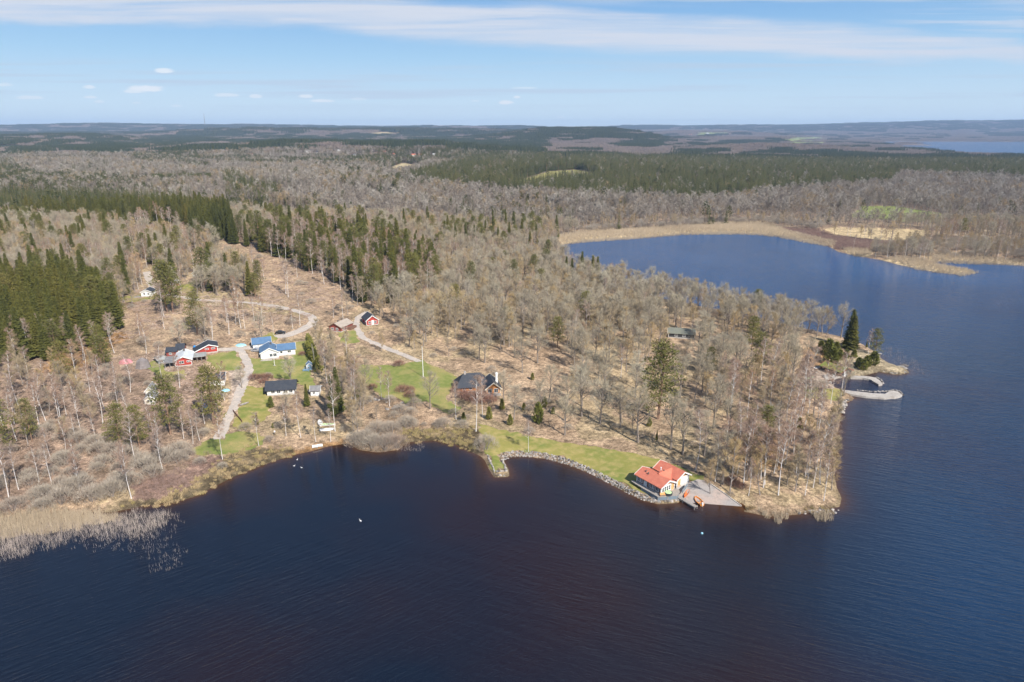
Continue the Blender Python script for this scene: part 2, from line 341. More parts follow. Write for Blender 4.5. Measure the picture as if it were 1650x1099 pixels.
def ground_mat():
    m = D2.materials.new('ground'); m.use_nodes = True; N = m.node_tree.nodes; L = m.node_tree.links; b = N['Principled BSDF']; b.inputs['Roughness'].default_value = .95; b.inputs['Specular IOR Level'].default_value = .1
    at = N.new('ShaderNodeAttribute'); at.attribute_name = 'tint'; tc = N.new('ShaderNodeTexCoord')
    src = at.outputs['Color']
    for sc, lo, hi, f in ((.9, .3, .7, .6), (3.2, .3, .7, .6), (.25, .35, .65, .35), (.06, .35, .65, .2)):
        t = N.new('ShaderNodeTexNoise'); t.inputs['Scale'].default_value = sc; t.inputs['Detail'].default_value = 5; t.inputs['Roughness'].default_value = .65; L.new(tc.outputs['Object'], t.inputs['Vector'])
        mr = N.new('ShaderNodeMapRange'); mr.inputs[1].default_value = lo; mr.inputs[2].default_value = hi; mr.inputs[3].default_value = 1-f; mr.inputs[4].default_value = 1+f*.8; L.new(t.outputs[0], mr.inputs[0])
        mx = N.new('ShaderNodeVectorMath'); mx.operation = 'SCALE'; L.new(src, mx.inputs[0]); L.new(mr.outputs[0], mx.inputs['Scale']); src = mx.outputs[0]
    L.new(src, b.inputs['Base Color'])
    t = N.new('ShaderNodeTexNoise'); t.inputs['Scale'].default_value = 2.; t.inputs['Detail'].default_value = 6; L.new(tc.outputs['Object'], t.inputs['Vector'])
    bp = N.new('ShaderNodeBump'); bp.inputs['Strength'].default_value = .8; bp.inputs['Distance'].default_value = .35; L.new(t.outputs[0], bp.inputs['Height']); L.new(bp.outputs[0], b.inputs['Normal'])
    return m
ground.data.materials.append(ground_mat())
def water_mat():
    m = D2.materials.new('lake_water'); m.use_nodes = True; N = m.node_tree.nodes; L = m.node_tree.links; b = N['Principled BSDF']
    b.inputs['Roughness'].default_value = .07; b.inputs['IOR'].default_value = 1.33
    at = N.new('ShaderNodeAttribute'); at.attribute_name = 'tint'; sp = N.new('ShaderNodeSeparateColor'); L.new(at.outputs['Color'], sp.inputs[0]); tc = N.new('ShaderNodeTexCoord')
    big = N.new('ShaderNodeTexNoise'); big.inputs['Scale'].default_value = .012; big.inputs['Detail'].default_value = 3; L.new(tc.outputs['Object'], big.inputs['Vector'])
    bed = N.new('ShaderNodeMix'); bed.data_type = 'RGBA'; bed.inputs[6].default_value = (.006,.010,.020,1); bed.inputs[7].default_value = (.016,.009,.012,1)
    mr0 = N.new('ShaderNodeMapRange'); mr0.inputs[1].default_value = .42; mr0.inputs[2].default_value = .6; L.new(big.outputs[0], mr0.inputs[0]); L.new(mr0.outputs[0], bed.inputs[0])
    far = N.new('ShaderNodeMix'); far.data_type = 'RGBA'; L.new(sp.outputs[2], far.inputs[0]); L.new(bed.outputs[2], far.inputs[6]); far.inputs[7].default_value = (.006,.072,.20,1)  # blue of the reflected sky put into the base colour
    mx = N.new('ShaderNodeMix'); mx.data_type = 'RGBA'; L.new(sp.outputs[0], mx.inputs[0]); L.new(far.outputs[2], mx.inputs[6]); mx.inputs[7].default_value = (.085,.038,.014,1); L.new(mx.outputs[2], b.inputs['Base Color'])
    def wave(rot, sx, sy, det):
        m0 = N.new('ShaderNodeMapping'); m0.inputs['Rotation'].default_value = (0, 0, rot); L.new(tc.outputs['Object'], m0.inputs[0]); mp = N.new('ShaderNodeMapping'); mp.inputs['Scale'].default_value = (sx, sy, 1); L.new(m0.outputs[0], mp.inputs[0])
        t = N.new('ShaderNodeTexNoise'); t.inputs['Scale'].default_value = 1; t.inputs['Detail'].default_value = det; t.inputs['Roughness'].default_value = .55; L.new(mp.outputs[0], t.inputs['Vector']); return t.outputs[0]
    wa = wave(math.radians(20), .15, 1.15, 3); wb = wave(math.radians(-36), .17, 1.2, 3); sxp = N.new('ShaderNodeSeparateXYZ'); L.new(tc.outputs['Object'], sxp.inputs[0]); side_ = N.new('ShaderNodeMapRange'); side_.interpolation_type = 'SMOOTHSTEP'; side_.inputs[1].default_value = -45; side_.inputs[2].default_value = 45; L.new(sxp.outputs[0], side_.inputs[0])
    mw_ = N.new('ShaderNodeMix'); L.new(side_.outputs[0], mw_.inputs[0]); L.new(wb, mw_.inputs[2]); L.new(wa, mw_.inputs[3]); w1 = mw_.outputs[0]; w2 = wave(math.radians(5), .6, 2.6, 2); w3 = wave(math.radians(28), .05, .3, 2)
    def mul(a, k):
        q = N.new('ShaderNodeMath'); q.operation = 'MULTIPLY'; L.new(a, q.inputs[0]); q.inputs[1].default_value = k; return q.outputs[0]
    def add(a, c):
        q = N.new('ShaderNodeMath'); q.operation = 'ADD'; L.new(a, q.inputs[0]); L.new(c, q.inputs[1]); return q.outputs[0]
    h = add(add(mul(w1, .56), mul(w2, .14)), mul(w3, .4)); fb_ = N.new('ShaderNodeMath'); fb_.operation = 'MULTIPLY_ADD'; L.new(sp.outputs[2], fb_.inputs[0]); fb_.inputs[1].default_value = 6.0; fb_.inputs[2].default_value = 1.0; hm = N.new('ShaderNodeMath'); hm.operation = 'MULTIPLY'; L.new(h, hm.inputs[0]); L.new(fb_.outputs[0], hm.inputs[1]); h = hm.outputs[0]
    st = N.new('ShaderNodeMapRange'); st.inputs[1].default_value = 0; st.inputs[2].default_value = 1; st.inputs[3].default_value = .95; st.inputs[4].default_value = .16; L.new(sp.outputs[1], st.inputs[0])
    gust = N.new('ShaderNodeMapRange'); gust.inputs[1].default_value = .35; gust.inputs[2].default_value = .65; gust.inputs[3].default_value = .65; gust.inputs[4].default_value = 1.15; L.new(big.outputs[0], gust.inputs[0])
    q = N.new('ShaderNodeMath'); q.operation = 'MULTIPLY'; q.use_clamp = True; L.new(st.outputs[0], q.inputs[0]); L.new(gust.outputs[0], q.inputs[1])
    bp = N.new('ShaderNodeBump'); bp.inputs['Distance'].default_value = .55; L.new(q.outputs[0], bp.inputs['Strength']); L.new(h, bp.inputs['Height']); L.new(bp.outputs[0], b.inputs['Normal'])
    return m
WROT = 16
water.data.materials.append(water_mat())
# ------------------------------------------------------------------ sheets that follow the ground
def sheet(name, world_poly, m, dz=.06, step=1.6, jit=0., zf=None, smooth=True):
    pts = []; n = len(world_poly)
    for i in range(n):
        a = np.array(world_poly[i][:2]); b = np.array(world_poly[(i+1) % n][:2]); k = max(1, int(np.hypot(*(b-a))/step))
        for q in range(k):
            p = a+(b-a)*q/k
            if jit: p = p+np.array([random.uniform(-jit, jit), random.uniform(-jit, jit)])
            pts.append(p)
    nb = len(pts); arr = np.array(pts); x0, y0 = arr.min(0); x1, y1 = arr.max(0)
    gx, gy = np.meshgrid(np.arange(x0, x1, step), np.arange(y0, y1, step)); gx = gx.ravel(); gy = gy.ravel()
    d = sdist(arr, gx, gy); k = d > step*.4; pts += list(np.stack([gx[k], gy[k]], 1))
    vs, es, fs, *_ = geometry.delaunay_2d_cdt([Vector((float(p[0]), float(p[1]))) for p in pts], [(i, (i+1) % nb) for i in range(nb)], [], 1, 1e-4)
    v = np.array([(q.x, q.y) for q in vs]); z = (zf(v[:, 0], v[:, 1]) if zf else hgt(v[:, 0], v[:, 1]))+dz
    me = D2.meshes.new(name); me.from_pydata([(a[0], a[1], c) for a, c in zip(v, z)], [], [tuple(f) for f in fs]); me.materials.append(m)
    for p in me.polygons: p.use_smooth = smooth
    me.update()
    if len(me.polygons) and me.polygons[0].normal.z < 0: me.flip_normals()
    o = D2.objects.new(name, me); C.objects.link(o); return o
def line_poly(cl, w):
    cl = [np.array(W(*p)[:2]) for p in cl]; q = [cl[0]]
    for i in range(len(cl)-1):   # Catmull-Rom
        p0 = cl[max(i-1, 0)]; p1 = cl[i]; p2 = cl[i+1]; p3 = cl[min(i+2, len(cl)-1)]
        for t in np.linspace(0, 1, 7)[1:]: q.append(.5*((2*p1)+(-p0+p2)*t+(2*p0-5*p1+4*p2-p3)*t*t+(-p0+3*p1-3*p2+p3)*t**3))
    l = []; r = []
    for i, p in enumerate(q):
        d = q[min(i+1, len(q)-1)]-q[max(i-1, 0)]; d = d/(np.hypot(*d)+1e-9); nn = np.array([-d[1], d[0]]); ww = (w[0]+(w[1]-w[0])*i/(len(q)-1)) if isinstance(w, tuple) else w
        l.append(p+nn*ww/2); r.append(p-nn*ww/2)
    return l+r[::-1]
gravel = mat('gravel', (.44,.39,.345), .95, n=[(.35,(.54,.46,.38),.4,.65), (1.6,(.34,.29,.24),.5,.7), (6,(.28,.25,.22),.55,.75)], bump=(5,.5,.1))
lawn_m = mat('lawn_grass', (.17,.205,.055), .95, spec=.1, n=[(.11,(.36,.29,.12),.44,.6), (.6,(.27,.26,.09),.4,.75), (4,(.12,.15,.035),.5,.8)])
lawn_y = mat('dry_lawn_grass', (.26,.24,.07), .95, spec=.1, n=[(.09,(.175,.205,.05),.45,.6), (.5,(.37,.30,.12),.42,.7), (4,(.2,.18,.06),.5,.8)])
for k, p in LAWN.items():
    o = sheet('lawn', [W(*q) for q in p], lawn_y if k in ('sea','low','upper','white','back') else lawn_m, .13 if k == 'sea' else .07, jit=.8); tag(o, kind='structure')
ROADS = [([(352,708),(364,682),(379,650),(392,620),(401,600),(398,583),(390,568),(382,563)], (3.0, 3.0)), ([(308,566),(350,564),(384,562),(400,561),(424,555)], 3.6),
         ([(246,461),(262,473),(300,480),(350,485),(420,490),(460,497),(498,507)], 3.6), ([(498,507),(505,517),(495,527),(470,538),(444,543)], (3.6, 5)), ([(236,438),(241,452),(250,465)], 4)]
for p, w in ROADS: tag(sheet('road', line_poly(p, w), gravel, .09, 1.2, .38), kind='structure')
tag(sheet('path', line_poly([(592,503),(578,512),(574,524),(580,537),(588,546),(620,560),(650,572),(676,583)], (3.2, 2.6)), gravel, .09, 1.2, .38), kind='structure')
RP = ROADS+[([(592,503),(578,512),(574,524),(580,537),(588,546),(620,560),(650,572),(676,583)], 3)]
# ------------------------------------------------------------------ trees
GREY = [(0,(0.332,0.295,0.217)),(.2,(0.428,0.384,0.286)),(.42,(0.321,0.278,0.202)),(.6,(0.397,0.345,0.246)),(.75,(0.353,0.312,0.246)),(.88,(0.450,0.356,0.197)),(1,(0.397,0.267,0.148))]
twig_oak = mat('oak_twigs', (0.321,0.278,0.197), .9, .1, vary=GREY)
twig_far = mat('distant_twigs', (0.225,0.186,0.146), .9, .1, vary=[(0,(0.153,0.126,0.103)),(.2,(0.270,0.233,0.194)),(.38,(0.198,0.163,0.129)),(.55,(0.387,0.353,0.301)),(.68,(0.243,0.200,0.155)),(.8,(0.333,0.242,0.129)),(.9,(0.198,0.158,0.120)),(1,(0.378,0.242,0.112))])
twig_birch = mat('birch_twigs', (0.289,0.201,0.158), .9, .1, vary=[(0,(0.289,0.212,0.168)),(.4,(0.353,0.265,0.207)),(.7,(0.321,0.212,0.152)),(.9,(0.385,0.249,0.148)),(1,(0.268,0.191,0.158))])
twig_will = mat('willow_twigs', (0.321,0.286,0.236), .9, .1, vary=[(0,(0.332,0.286,0.232)),(.5,(0.385,0.334,0.267)),(.8,(0.300,0.244,0.197)),(1,(0.321,0.212,0.158))])
twig_alder = mat('alder_twigs', (0.321,0.254,0.168), .9, .1, vary=[(0,(0.289,0.233,0.177)),(.4,(0.353,0.286,0.187)),(.7,(0.407,0.297,0.148)),(1,(0.321,0.233,0.187))])
twig_red = mat('red_shrub_twigs', (0.236,0.117,0.088), .9, .1, vary=[(0,(0.214,0.127,0.099)),(1,(0.289,0.159,0.119))])
bark = mat('oak_bark', (.20,.165,.135), .95, .1, n=[(2,(.30,.26,.22),.4,.7)])
bark_b = mat('birch_bark', (.62,.58,.54), .8, .2, n=[((1.5,1.5,2.2),(.12,.10,.09),.58,.68), (.35,(.36,.31,.28),.5,.7)])
bark_p = mat('pine_bark', (.22,.15,.11), .95, .1, n=[(1,(.33,.19,.11),.45,.7)])
bark_a = mat('alder_bark', (.30,.26,.23), .9, .1, n=[(2,(.18,.15,.13),.45,.7)])
GR = lambda *c: [(p, q) for p, q in c]
spruce_f = mat('spruce_needles', (0.065,0.081,0.023), .85, .15, vary=GR((0,(0.059,0.066,0.019)),(.5,(0.096,0.097,0.023)),(.85,(0.128,0.114,0.027)),(1,(0.154,0.125,0.033))))
pine_f = mat('pine_needles', (0.090,0.097,0.037), .85, .15, vary=GR((0,(0.096,0.102,0.033)),(.6,(0.148,0.143,0.042)),(1,(0.193,0.166,0.050))))
jun_f = mat('juniper_needles', (.08,.10,.03), .85, .15, vary=GR((0,(.12,.14,.035)),(.6,(.19,.185,.045)),(1,(.25,.21,.06))))
far_f = mat('distant_needles', (0.057,0.066,0.030), .85, .1, vary=GR((0,(0.046,0.057,0.022)),(.5,(0.069,0.075,0.026)),(.8,(0.092,0.090,0.030)),(1,(0.138,0.116,0.060))))
def rv(r, s=1): return Vector((r.gauss(0, s), r.gauss(0, s), r.gauss(0, s)))
def blade(mb, p, d, l, w, r, mi=0):
    d = d.normalized(); s = d.cross(Vector((r.gauss(0,1), r.gauss(0,1), r.gauss(0,1)))).normalized()*w/2
    mb.add([p-s, p+s, p+d*l], [(0,1,2)], mi)
def bare(seed, H, R, zb, ntw, limbs=14, lean=.0, trunk_r=.22, droop=0, tw=(.9,1.7), tww=.05, fork=True, up=.75):
    """leafless broadleaf: returns (trunk MB, crown MB)"""
    r = random.Random(seed); T = MB(); K = MB()
    top = Vector((r.gauss(0, lean)*H, r.gauss(0, lean)*H, H*.93)); pts = []; rad = []
    kk = Vector((r.gauss(0, .4), r.gauss(0, .4), 0))
    for i in range(7):
        t = i/6; pts.append(top*t+kk*math.sin(t*math.pi)*(H/16)); rad.append(trunk_r*(1-t)**.8+.03)
    pts[0].z = -.6; rad[0] *= 1.35
    T.tube(pts, rad, 5)
    def at(t):
        f = t*6; i = min(int(f), 5); return pts[i].lerp(pts[i+1], f-i)
    ends = []
    for i in range(limbs):
        t = zb+(.97-zb)*(i+.5*r.random())/limbs; p = at(t); a = i*2.4+r.uniform(-.5, .5)
        q = (t-zb)/(1-zb); reach = R*(.55+.45*math.sin(math.pi*min(1, q*.75+.25)))*r.uniform(.75, 1.1)*(1-.35*q)
        d = Vector((math.cos(a), math.sin(a), up*r.uniform(.5, 1.4)+.7*q)).normalized()
        P_ = [p]; 
        for s in range(3):
            d = (d+Vector((r.gauss(0,.16), r.gauss(0,.16), .10-droop*.3*s))).normalized(); P_.append(P_[-1]+d*reach/2.6)
        b0 = trunk_r*.55*(1-t)+.06
        T.tube(P_, [b0, b0*.7, b0*.45, b0*.2], 4, cap=False); ends.append((P_, reach))
        for s in range(4):
            j = r.randint(1, 2); q0 = P_[j].lerp(P_[j+1], r.random()); dd = (d+rv(r, .55)).normalized(); q1 = q0+dd*reach*.38
            K.tube([q0, (q0+q1)/2+rv(r, .1), q1], [b0*.42, b0*.28, .03], 3, cap=False); ends.append(([q0, (q0+q1)/2, q1, q1], reach*.5))
    for i in range(ntw):
        P_, rc = r.choice(ends); j = r.randint(0, 2) if r.random() < .5 else 2; j = max(j, 1) if len(P_) > 3 else j
        c = P_[j].lerp(P_[j+1], r.random())+rv(r, .20*rc if rc < R*.4 else .13*rc)
        out = Vector((c.x, c.y, 0)); out = out.normalized() if out.length > .2 else Vector((0,0,1))
        d = out*.55+Vector((0,0,.75-droop*1.3))+rv(r, .55)
        blade(K, c, d, r.uniform(*tw), tww*r.uniform(.6, 1.4), r)
    return T, K
def spruce(seed, H, R, dens=1., zb=.06, lod=0):
    r = random.Random(seed); T = MB(); K = MB()
    T.tube([(0,0,-.5), (0,0,H*.5), (0,0,H*.99)], [H*.012, H*.008, .02], 5)
    z = zb*H; step = (.55 if lod == 0 else 1.1)*H/20
    while z < H*.985:
        q = 1-(z/H); rr = R*(q**.78)*r.uniform(.82, 1.12)+.12; nb = max(4, int((9 if lod == 0 else 6)*dens*(.5+q)))
        a0 = r.random()*6.3
        for i in range(nb):
            a = a0+i*6.283/nb+r.uniform(-.25, .25); l = rr*r.uniform(.72, 1.12); dz = -l*r.uniform(.25, .5)
            dx, dy = math.cos(a), math.sin(a); w = l*.30+.12
            b0 = Vector((0, 0, z+.1)); tip = Vector((dx*l, dy*l, z+dz+.15*l)); mid = Vector((dx*l*.55, dy*l*.55, z+dz*.75)); s = Vector((-dy, dx, 0))*w
            K.add([b0, mid-s+Vector((0,0,-.12*l)), tip, mid+s+Vector((0,0,-.12*l)), mid+Vector((0,0,.10*l))], [(0,1,4),(1,2,4),(2,3,4),(3,0,4)])
            if lod == 0:
                for _ in range(5):
                    t = r.uniform(.3, 1); c = b0.lerp(tip, t)+rv(r, .14); blade(K, c, Vector((dx, dy, -.7))+rv(r, .6), r.uniform(.4, .8)*H/20, .28, r)
        z += step*(.6+.6*q)
    if lod == 0:
        for _ in range(12): blade(K, Vector((0,0,H*.96)), Vector((r.gauss(0,.3), r.gauss(0,.3), 1)), .6, .12, r)
    return T, K
def pine(seed, H, R, zb=.45, ncl=26, nb=42, lod=0):
    r = random.Random(seed); T = MB(); K = MB()
    k = Vector((r.gauss(0,.3), r.gauss(0,.3), 0)); pts = [Vector((0,0,-.5)), k+Vector((0,0,H*.35)), k*1.5+Vector((0,0,H*.7)), k+Vector((0,0,H*.95))]
    T.tube(pts, [H*.016, H*.012, H*.008, .04], 5)
    for i in range(ncl):
        q = (i+.5)/ncl; z = H*(zb+(1-zb)*q); rr = R*math.sqrt(max(.05, math.sin(math.pi*(.22+.76*q))))*r.uniform(.3, 1.0)*(1.12-.6*q); a = i*2.4+r.uniform(-.4, .4)
        c = Vector((math.cos(a)*rr, math.sin(a)*rr, z)); s = R*r.uniform(.26, .42)
        if lod == 0: T.tube([pts[1].lerp(pts[3], max(0, (z/H-.35)/.6-.08)), c], [.07, .03], 3, cap=False)
        for _ in range(nb):
            d = rv(r, 1).normalized(); p = c+Vector((d.x*s, d.y*s, d.z*s*.55))*r.random()**.4
            blade(K, p, d+Vector((0,0,.5)), r.uniform(.35, .7)*(1 if lod == 0 else 2), (.26 if lod == 0 else .8), r)
    return T, K
def juniper(seed, H, R, n=620):
    r = random.Random(seed); T = MB(); K = MB(); T.tube([(0,0,-.3), (0,0,H*.8)], [.09, .02], 4)
    off = [(r.uniform(0, 6.3), r.uniform(.1, .3)) for _ in range(3)]
    for i in range(n):
        z = r.random()**.8; a = r.uniform(0, 6.283); prof = (min(1, .55+z*2.5)*(1-z**1.6)**.75+.05)*(1+sum(m*math.sin(a*(j+1)+o+z*5) for j, (o, m) in enumerate(off))*.5); rr = R*prof*r.uniform(.55, 1.05)
        blade(K, Vector((math.cos(a)*rr, math.sin(a)*rr, z*H*.93)), Vector((math.cos(a)*.5, math.sin(a)*.5, 1))+rv(r, .3), r.uniform(.35, .75), .24, r)
    return T, K
def shrub(seed, H, R, n=620):
    r = random.Random(seed); T = MB(); K = MB()
    for i in range(9):
        a = i*.7+r.random(); e = Vector((math.cos(a)*R*.5, math.sin(a)*R*.5, H*.6)); T.tube([(math.cos(a)*.2, math.sin(a)*.2, -.3), e*.5+Vector((0,0,.2)), e], [.06, .045, .02], 3, cap=False)
    for i in range(n):
        a = r.uniform(0, 6.283); u = r.random()**.5; ph = r.uniform(.1, 1.5); rr = R*math.cos(ph*.98)*(.55+.45*u); z = H*(.12+.8*math.sin(ph)*(.5+.5*u))
        p = Vector((math.cos(a)*rr, math.sin(a)*rr, z*.8)); blade(K, p, Vector((math.cos(a)*.5, math.sin(a)*.5, 1.1))+rv(r, .35), r.uniform(.6, 1.3), .055, r)
    return T, K
KIND = {}
def variants(kind, fn, mats, seeds):
    KIND[kind] = []
    for s in seeds:
        T, K = fn(s); tm = T.mesh(kind+'_trunk', mats[0]); km = K.mesh(kind+'_crown', mats[1])
        M = MB(); M.add(T.v, T.f, 0); M.add(K.v, K.f, 1); full = D2.objects.new(kind+'_whole', M.mesh(kind+'_whole', mats))
        KIND[kind].append((tm, km, full))
variants('oak_tree', lambda s: bare(s, 15+s % 3, 5.4, .32, 1900, 17, .02, .30, 0, (.8,1.6), .048), (bark, twig_oak), range(1, 7))
variants('birch_tree', lambda s: bare(s, 21+s % 3, 2.9, .42, 1500, 16, .025, .125, .5, (.8,1.6), .05, up=1.0), (bark_b, twig_birch), range(11, 16))
variants('alder_tree', lambda s: bare(s, 14+s % 4, 3.3, .22, 1650, 16, .02, .15, .1, (.8,1.6), .05, up=1.1), (bark_a, twig_alder), range(21, 25))
variants('spruce_tree', lambda s: spruce(s, 20, 2.7+.3*(s % 4), 1., .10), (bark_p, spruce_f), range(31, 35))
variants('pine_tree', lambda s: pine(s, 19, 4.3, .38 if s % 2 else .2, 44, 60), (bark_p, pine_f), range(41, 45))
variants('juniper', lambda s: juniper(s, 4.0, .95), (bark_p, jun_f), range(51, 54))
variants('willow_shrub', lambda s: shrub(s, 4.2, 3.2, 950), (bark_a, twig_will), range(61, 65))
variants('garden_shrub', lambda s: shrub(s, 1.9, 1.7, 420), (bark_a, twig_red), range(71, 73))
# light versions for far stands
variants('far_bare', lambda s: bare(s, 15+s % 3, 4.2, .28, 230, 6, .02, .22, 0, (1.6,3.0), .19), (bark_a, twig_far), range(81, 86))
variants('far_spruce', lambda s: spruce(s, 20, 3.0, .8, .12, 1), (bark_p, far_f), range(91, 95))
variants('far_pine', lambda s: pine(s, 18, 3.5, .42, 16, 9, 1), (bark_p, far_f), range(101, 104))
# ------------------------------------------------------------------ geometry-node instancer for masses nobody could count
def instancer(name, pts, objs, label, cat):
    pts = np.array(pts, float); me = D2.meshes.new(name); me.vertices.add(len(pts)); me.vertices.foreach_set('co', pts[:, :3].astype(np.float32).ravel())
    for nm, tp, dat in (('sc', 'FLOAT', pts[:, 3]), ('rz', 'FLOAT', pts[:, 4]), ('vi', 'INT', pts[:, 5].astype(np.int32))):
        a = me.attributes.new(nm, tp, 'POINT'); a.data.foreach_set('value', dat.astype(np.float32 if tp == 'FLOAT' else np.int32))
    me.update(); o = D2.objects.new(name, me); C.objects.link(o)
    ng = D2.node_groups.new(name, 'GeometryNodeTree'); ng.interface.new_socket('Geometry', in_out='INPUT', socket_type='NodeSocketGeometry'); ng.interface.new_socket('Geometry', in_out='OUTPUT', socket_type='NodeSocketGeometry')
    N = ng.nodes; L = ng.links; gi = N.new('NodeGroupInput'); go = N.new('NodeGroupOutput'); ip = N.new('GeometryNodeInstanceOnPoints'); jn = N.new('GeometryNodeJoinGeometry')
    for ob in objs:
        oi = N.new('GeometryNodeObjectInfo'); oi.inputs['Object'].default_value = ob; oi.transform_space = 'ORIGINAL'; oi.inputs['As Instance'].default_value = False
        g2 = N.new('GeometryNodeGeometryToInstance'); L.new(oi.outputs['Geometry'], g2.inputs[0]); L.new(g2.outputs[0], jn.inputs[0])
    def at(nm, tp):
        a = N.new('GeometryNodeInputNamedAttribute'); a.data_type = tp; a.inputs['Name'].default_value = nm; return a.outputs[0]
    cx = N.new('ShaderNodeCombineXYZ'); L.new(at('rz', 'FLOAT'), cx.inputs[2]); L.new(gi.outputs[0], ip.inputs['Points']); L.new(jn.outputs[0], ip.inputs['Instance'])
    ip.inputs['Pick Instance'].default_value = True; L.new(at('vi', 'INT'), ip.inputs['Instance Index']); L.new(cx.outputs[0], ip.inputs['Rotation']); L.new(at('sc', 'FLOAT'), ip.inputs['Scale']); L.new(ip.outputs[0], go.inputs[0])
    md = o.modifiers.new('scatter', 'NODES'); md.node_group = ng
    return tag(o, label, cat, kind='stuff')
# ------------------------------------------------------------------ paints and building materials
white = mat('white_paint', (.74,.73,.70), .6, n=[(1.2,(.62,.60,.57),.45,.8)]); cream = mat('cream_paint', (.66,.60,.48), .6, n=[(1.2,(.55,.5,.42),.45,.8)])
red_w = ribbed('red_boards', (.42,.055,.04), (.33,.045,.035), 'X', 3.2, .75, .3); red_d = ribbed('weathered_red_boards', (.30,.07,.05), (.22,.06,.05), 'X', 3, .8, .3)
tile_o = ribbed('clay_tiles', (.60,.20,.125), (.50,.15,.095), 'X', 1.7, .75, .6); tile_b = ribbed('blue_sheet_roof', (.115,.20,.32), (.09,.16,.26), 'X', 1.4, .45, .5)
roof_k = ribbed('black_roof', (.035,.042,.055), (.055,.06,.07), 'X', 1.5, .7, .4); roof_g = mat('grey_felt_roof', (.19,.185,.185), .9, n=[(.8,(.27,.26,.25),.4,.7)]); roof_be = mat('beige_felt_roof', (.40,.34,.28), .9, n=[(.7,(.30,.26,.22),.4,.75),(4,(.22,.19,.16),.55,.8)])
roof_w = ribbed('pale_sheet_roof', (.66,.69,.70), (.52,.54,.55), 'X', 1.5, .5, .4); roof_gg = mat('green_grey_roof', (.17,.175,.14), .9, n=[(.6,(.13,.14,.12),.4,.7)]); roof_gr = ribbed('corrugated_roof', (.40,.41,.39), (.26,.25,.22), 'X', 1.6, .6, .6)
turf = mat('turf_roof', (.20,.22,.06), .95, .1, n=[(.6,(.33,.24,.11),.45,.65), (4,(.12,.15,.04),.5,.75)], bump=(6,.6,.1))
log_w = ribbed('orange_log', (.52,.24,.09), (.42,.18,.07), 'Z', 1.8, .7, .5); or_p = mat('orange_panel', (.68,.36,.15), .7, n=[(1.2,(.6,.3,.12),.45,.7)]); brn = ribbed('brown_boards', (.20,.11,.075), (.15,.085,.06), 'X', 3, .8, .3)
dk = ribbed('dark_boards', (.035,.037,.04), (.05,.05,.055), 'X', 3, .8, .3); gb = ribbed('blue_grey_boards', (.20,.25,.29), (.16,.20,.235), 'Z', 2.2, .7, .4); blue_s = ribbed('pale_blue_boards', (.25,.38,.50), (.2,.32,.44), 'X', 3, .7, .3)
wood = mat('grey_planks', (.34,.31,.28), .85, n=[((.6,6,1),(.24,.215,.19),.4,.65)]); glass = mat('window_glass', (.03,.04,.05), .08, .8); stone_m = mat('foundation_stone', (.42,.39,.36), .9)
conc = mat('concrete', (.45,.415,.37), .9, n=[(.25,(.33,.29,.25),.4,.65),(1.2,(.50,.46,.41),.5,.7),(6,(.28,.25,.22),.55,.8)], bump=(3,.8,.25)); cobble = mat('slipway_paving', (.34,.31,.29), .9, n=[(.16,(.43,.34,.29),.42,.6),(.8,(.26,.23,.21),.5,.75),(5,(.24,.22,.2),.5,.8)], bump=(4,.7,.12))
r1 = mat('grey_granite', (.255,.235,.215), .9, n=[(2,(.26,.24,.22),.4,.7)]); r2 = mat('pale_granite', (.36,.32,.285), .9, n=[(2,(.42,.38,.34),.4,.7)]); r3 = mat('dark_granite', (.12,.105,.095), .9)
orange_p = mat('orange_gelcoat', (.75,.27,.03), .35, .5); redor = mat('red_orange_gelcoat', (.72,.18,.05), .4, .5); blk = mat('black_paint', (.02,.02,.022), .35, .5); silver = mat('silver_paint', (.42,.44,.47), .3, .6, metal=.4); tyre = mat('rubber', (.02,.02,.02), .9)
blue_p = mat('bright_blue_plastic', (.02,.24,.62), .45, .4); tarp_b = mat('pale_blue_tarpaulin', (.30,.55,.66), .6); tarp_p = mat('pink_tarpaulin', (.55,.22,.24), .7); tarp_d = mat('dark_tent_canvas', (.17,.15,.145), .85, n=[(1,(.24,.21,.2),.4,.7)]); green_p = mat('pale_green_cover', (.45,.62,.32), .6)
def root(name, loc, rz, label, cat, group=None): return empty(name, loc, rz, label, cat, group)
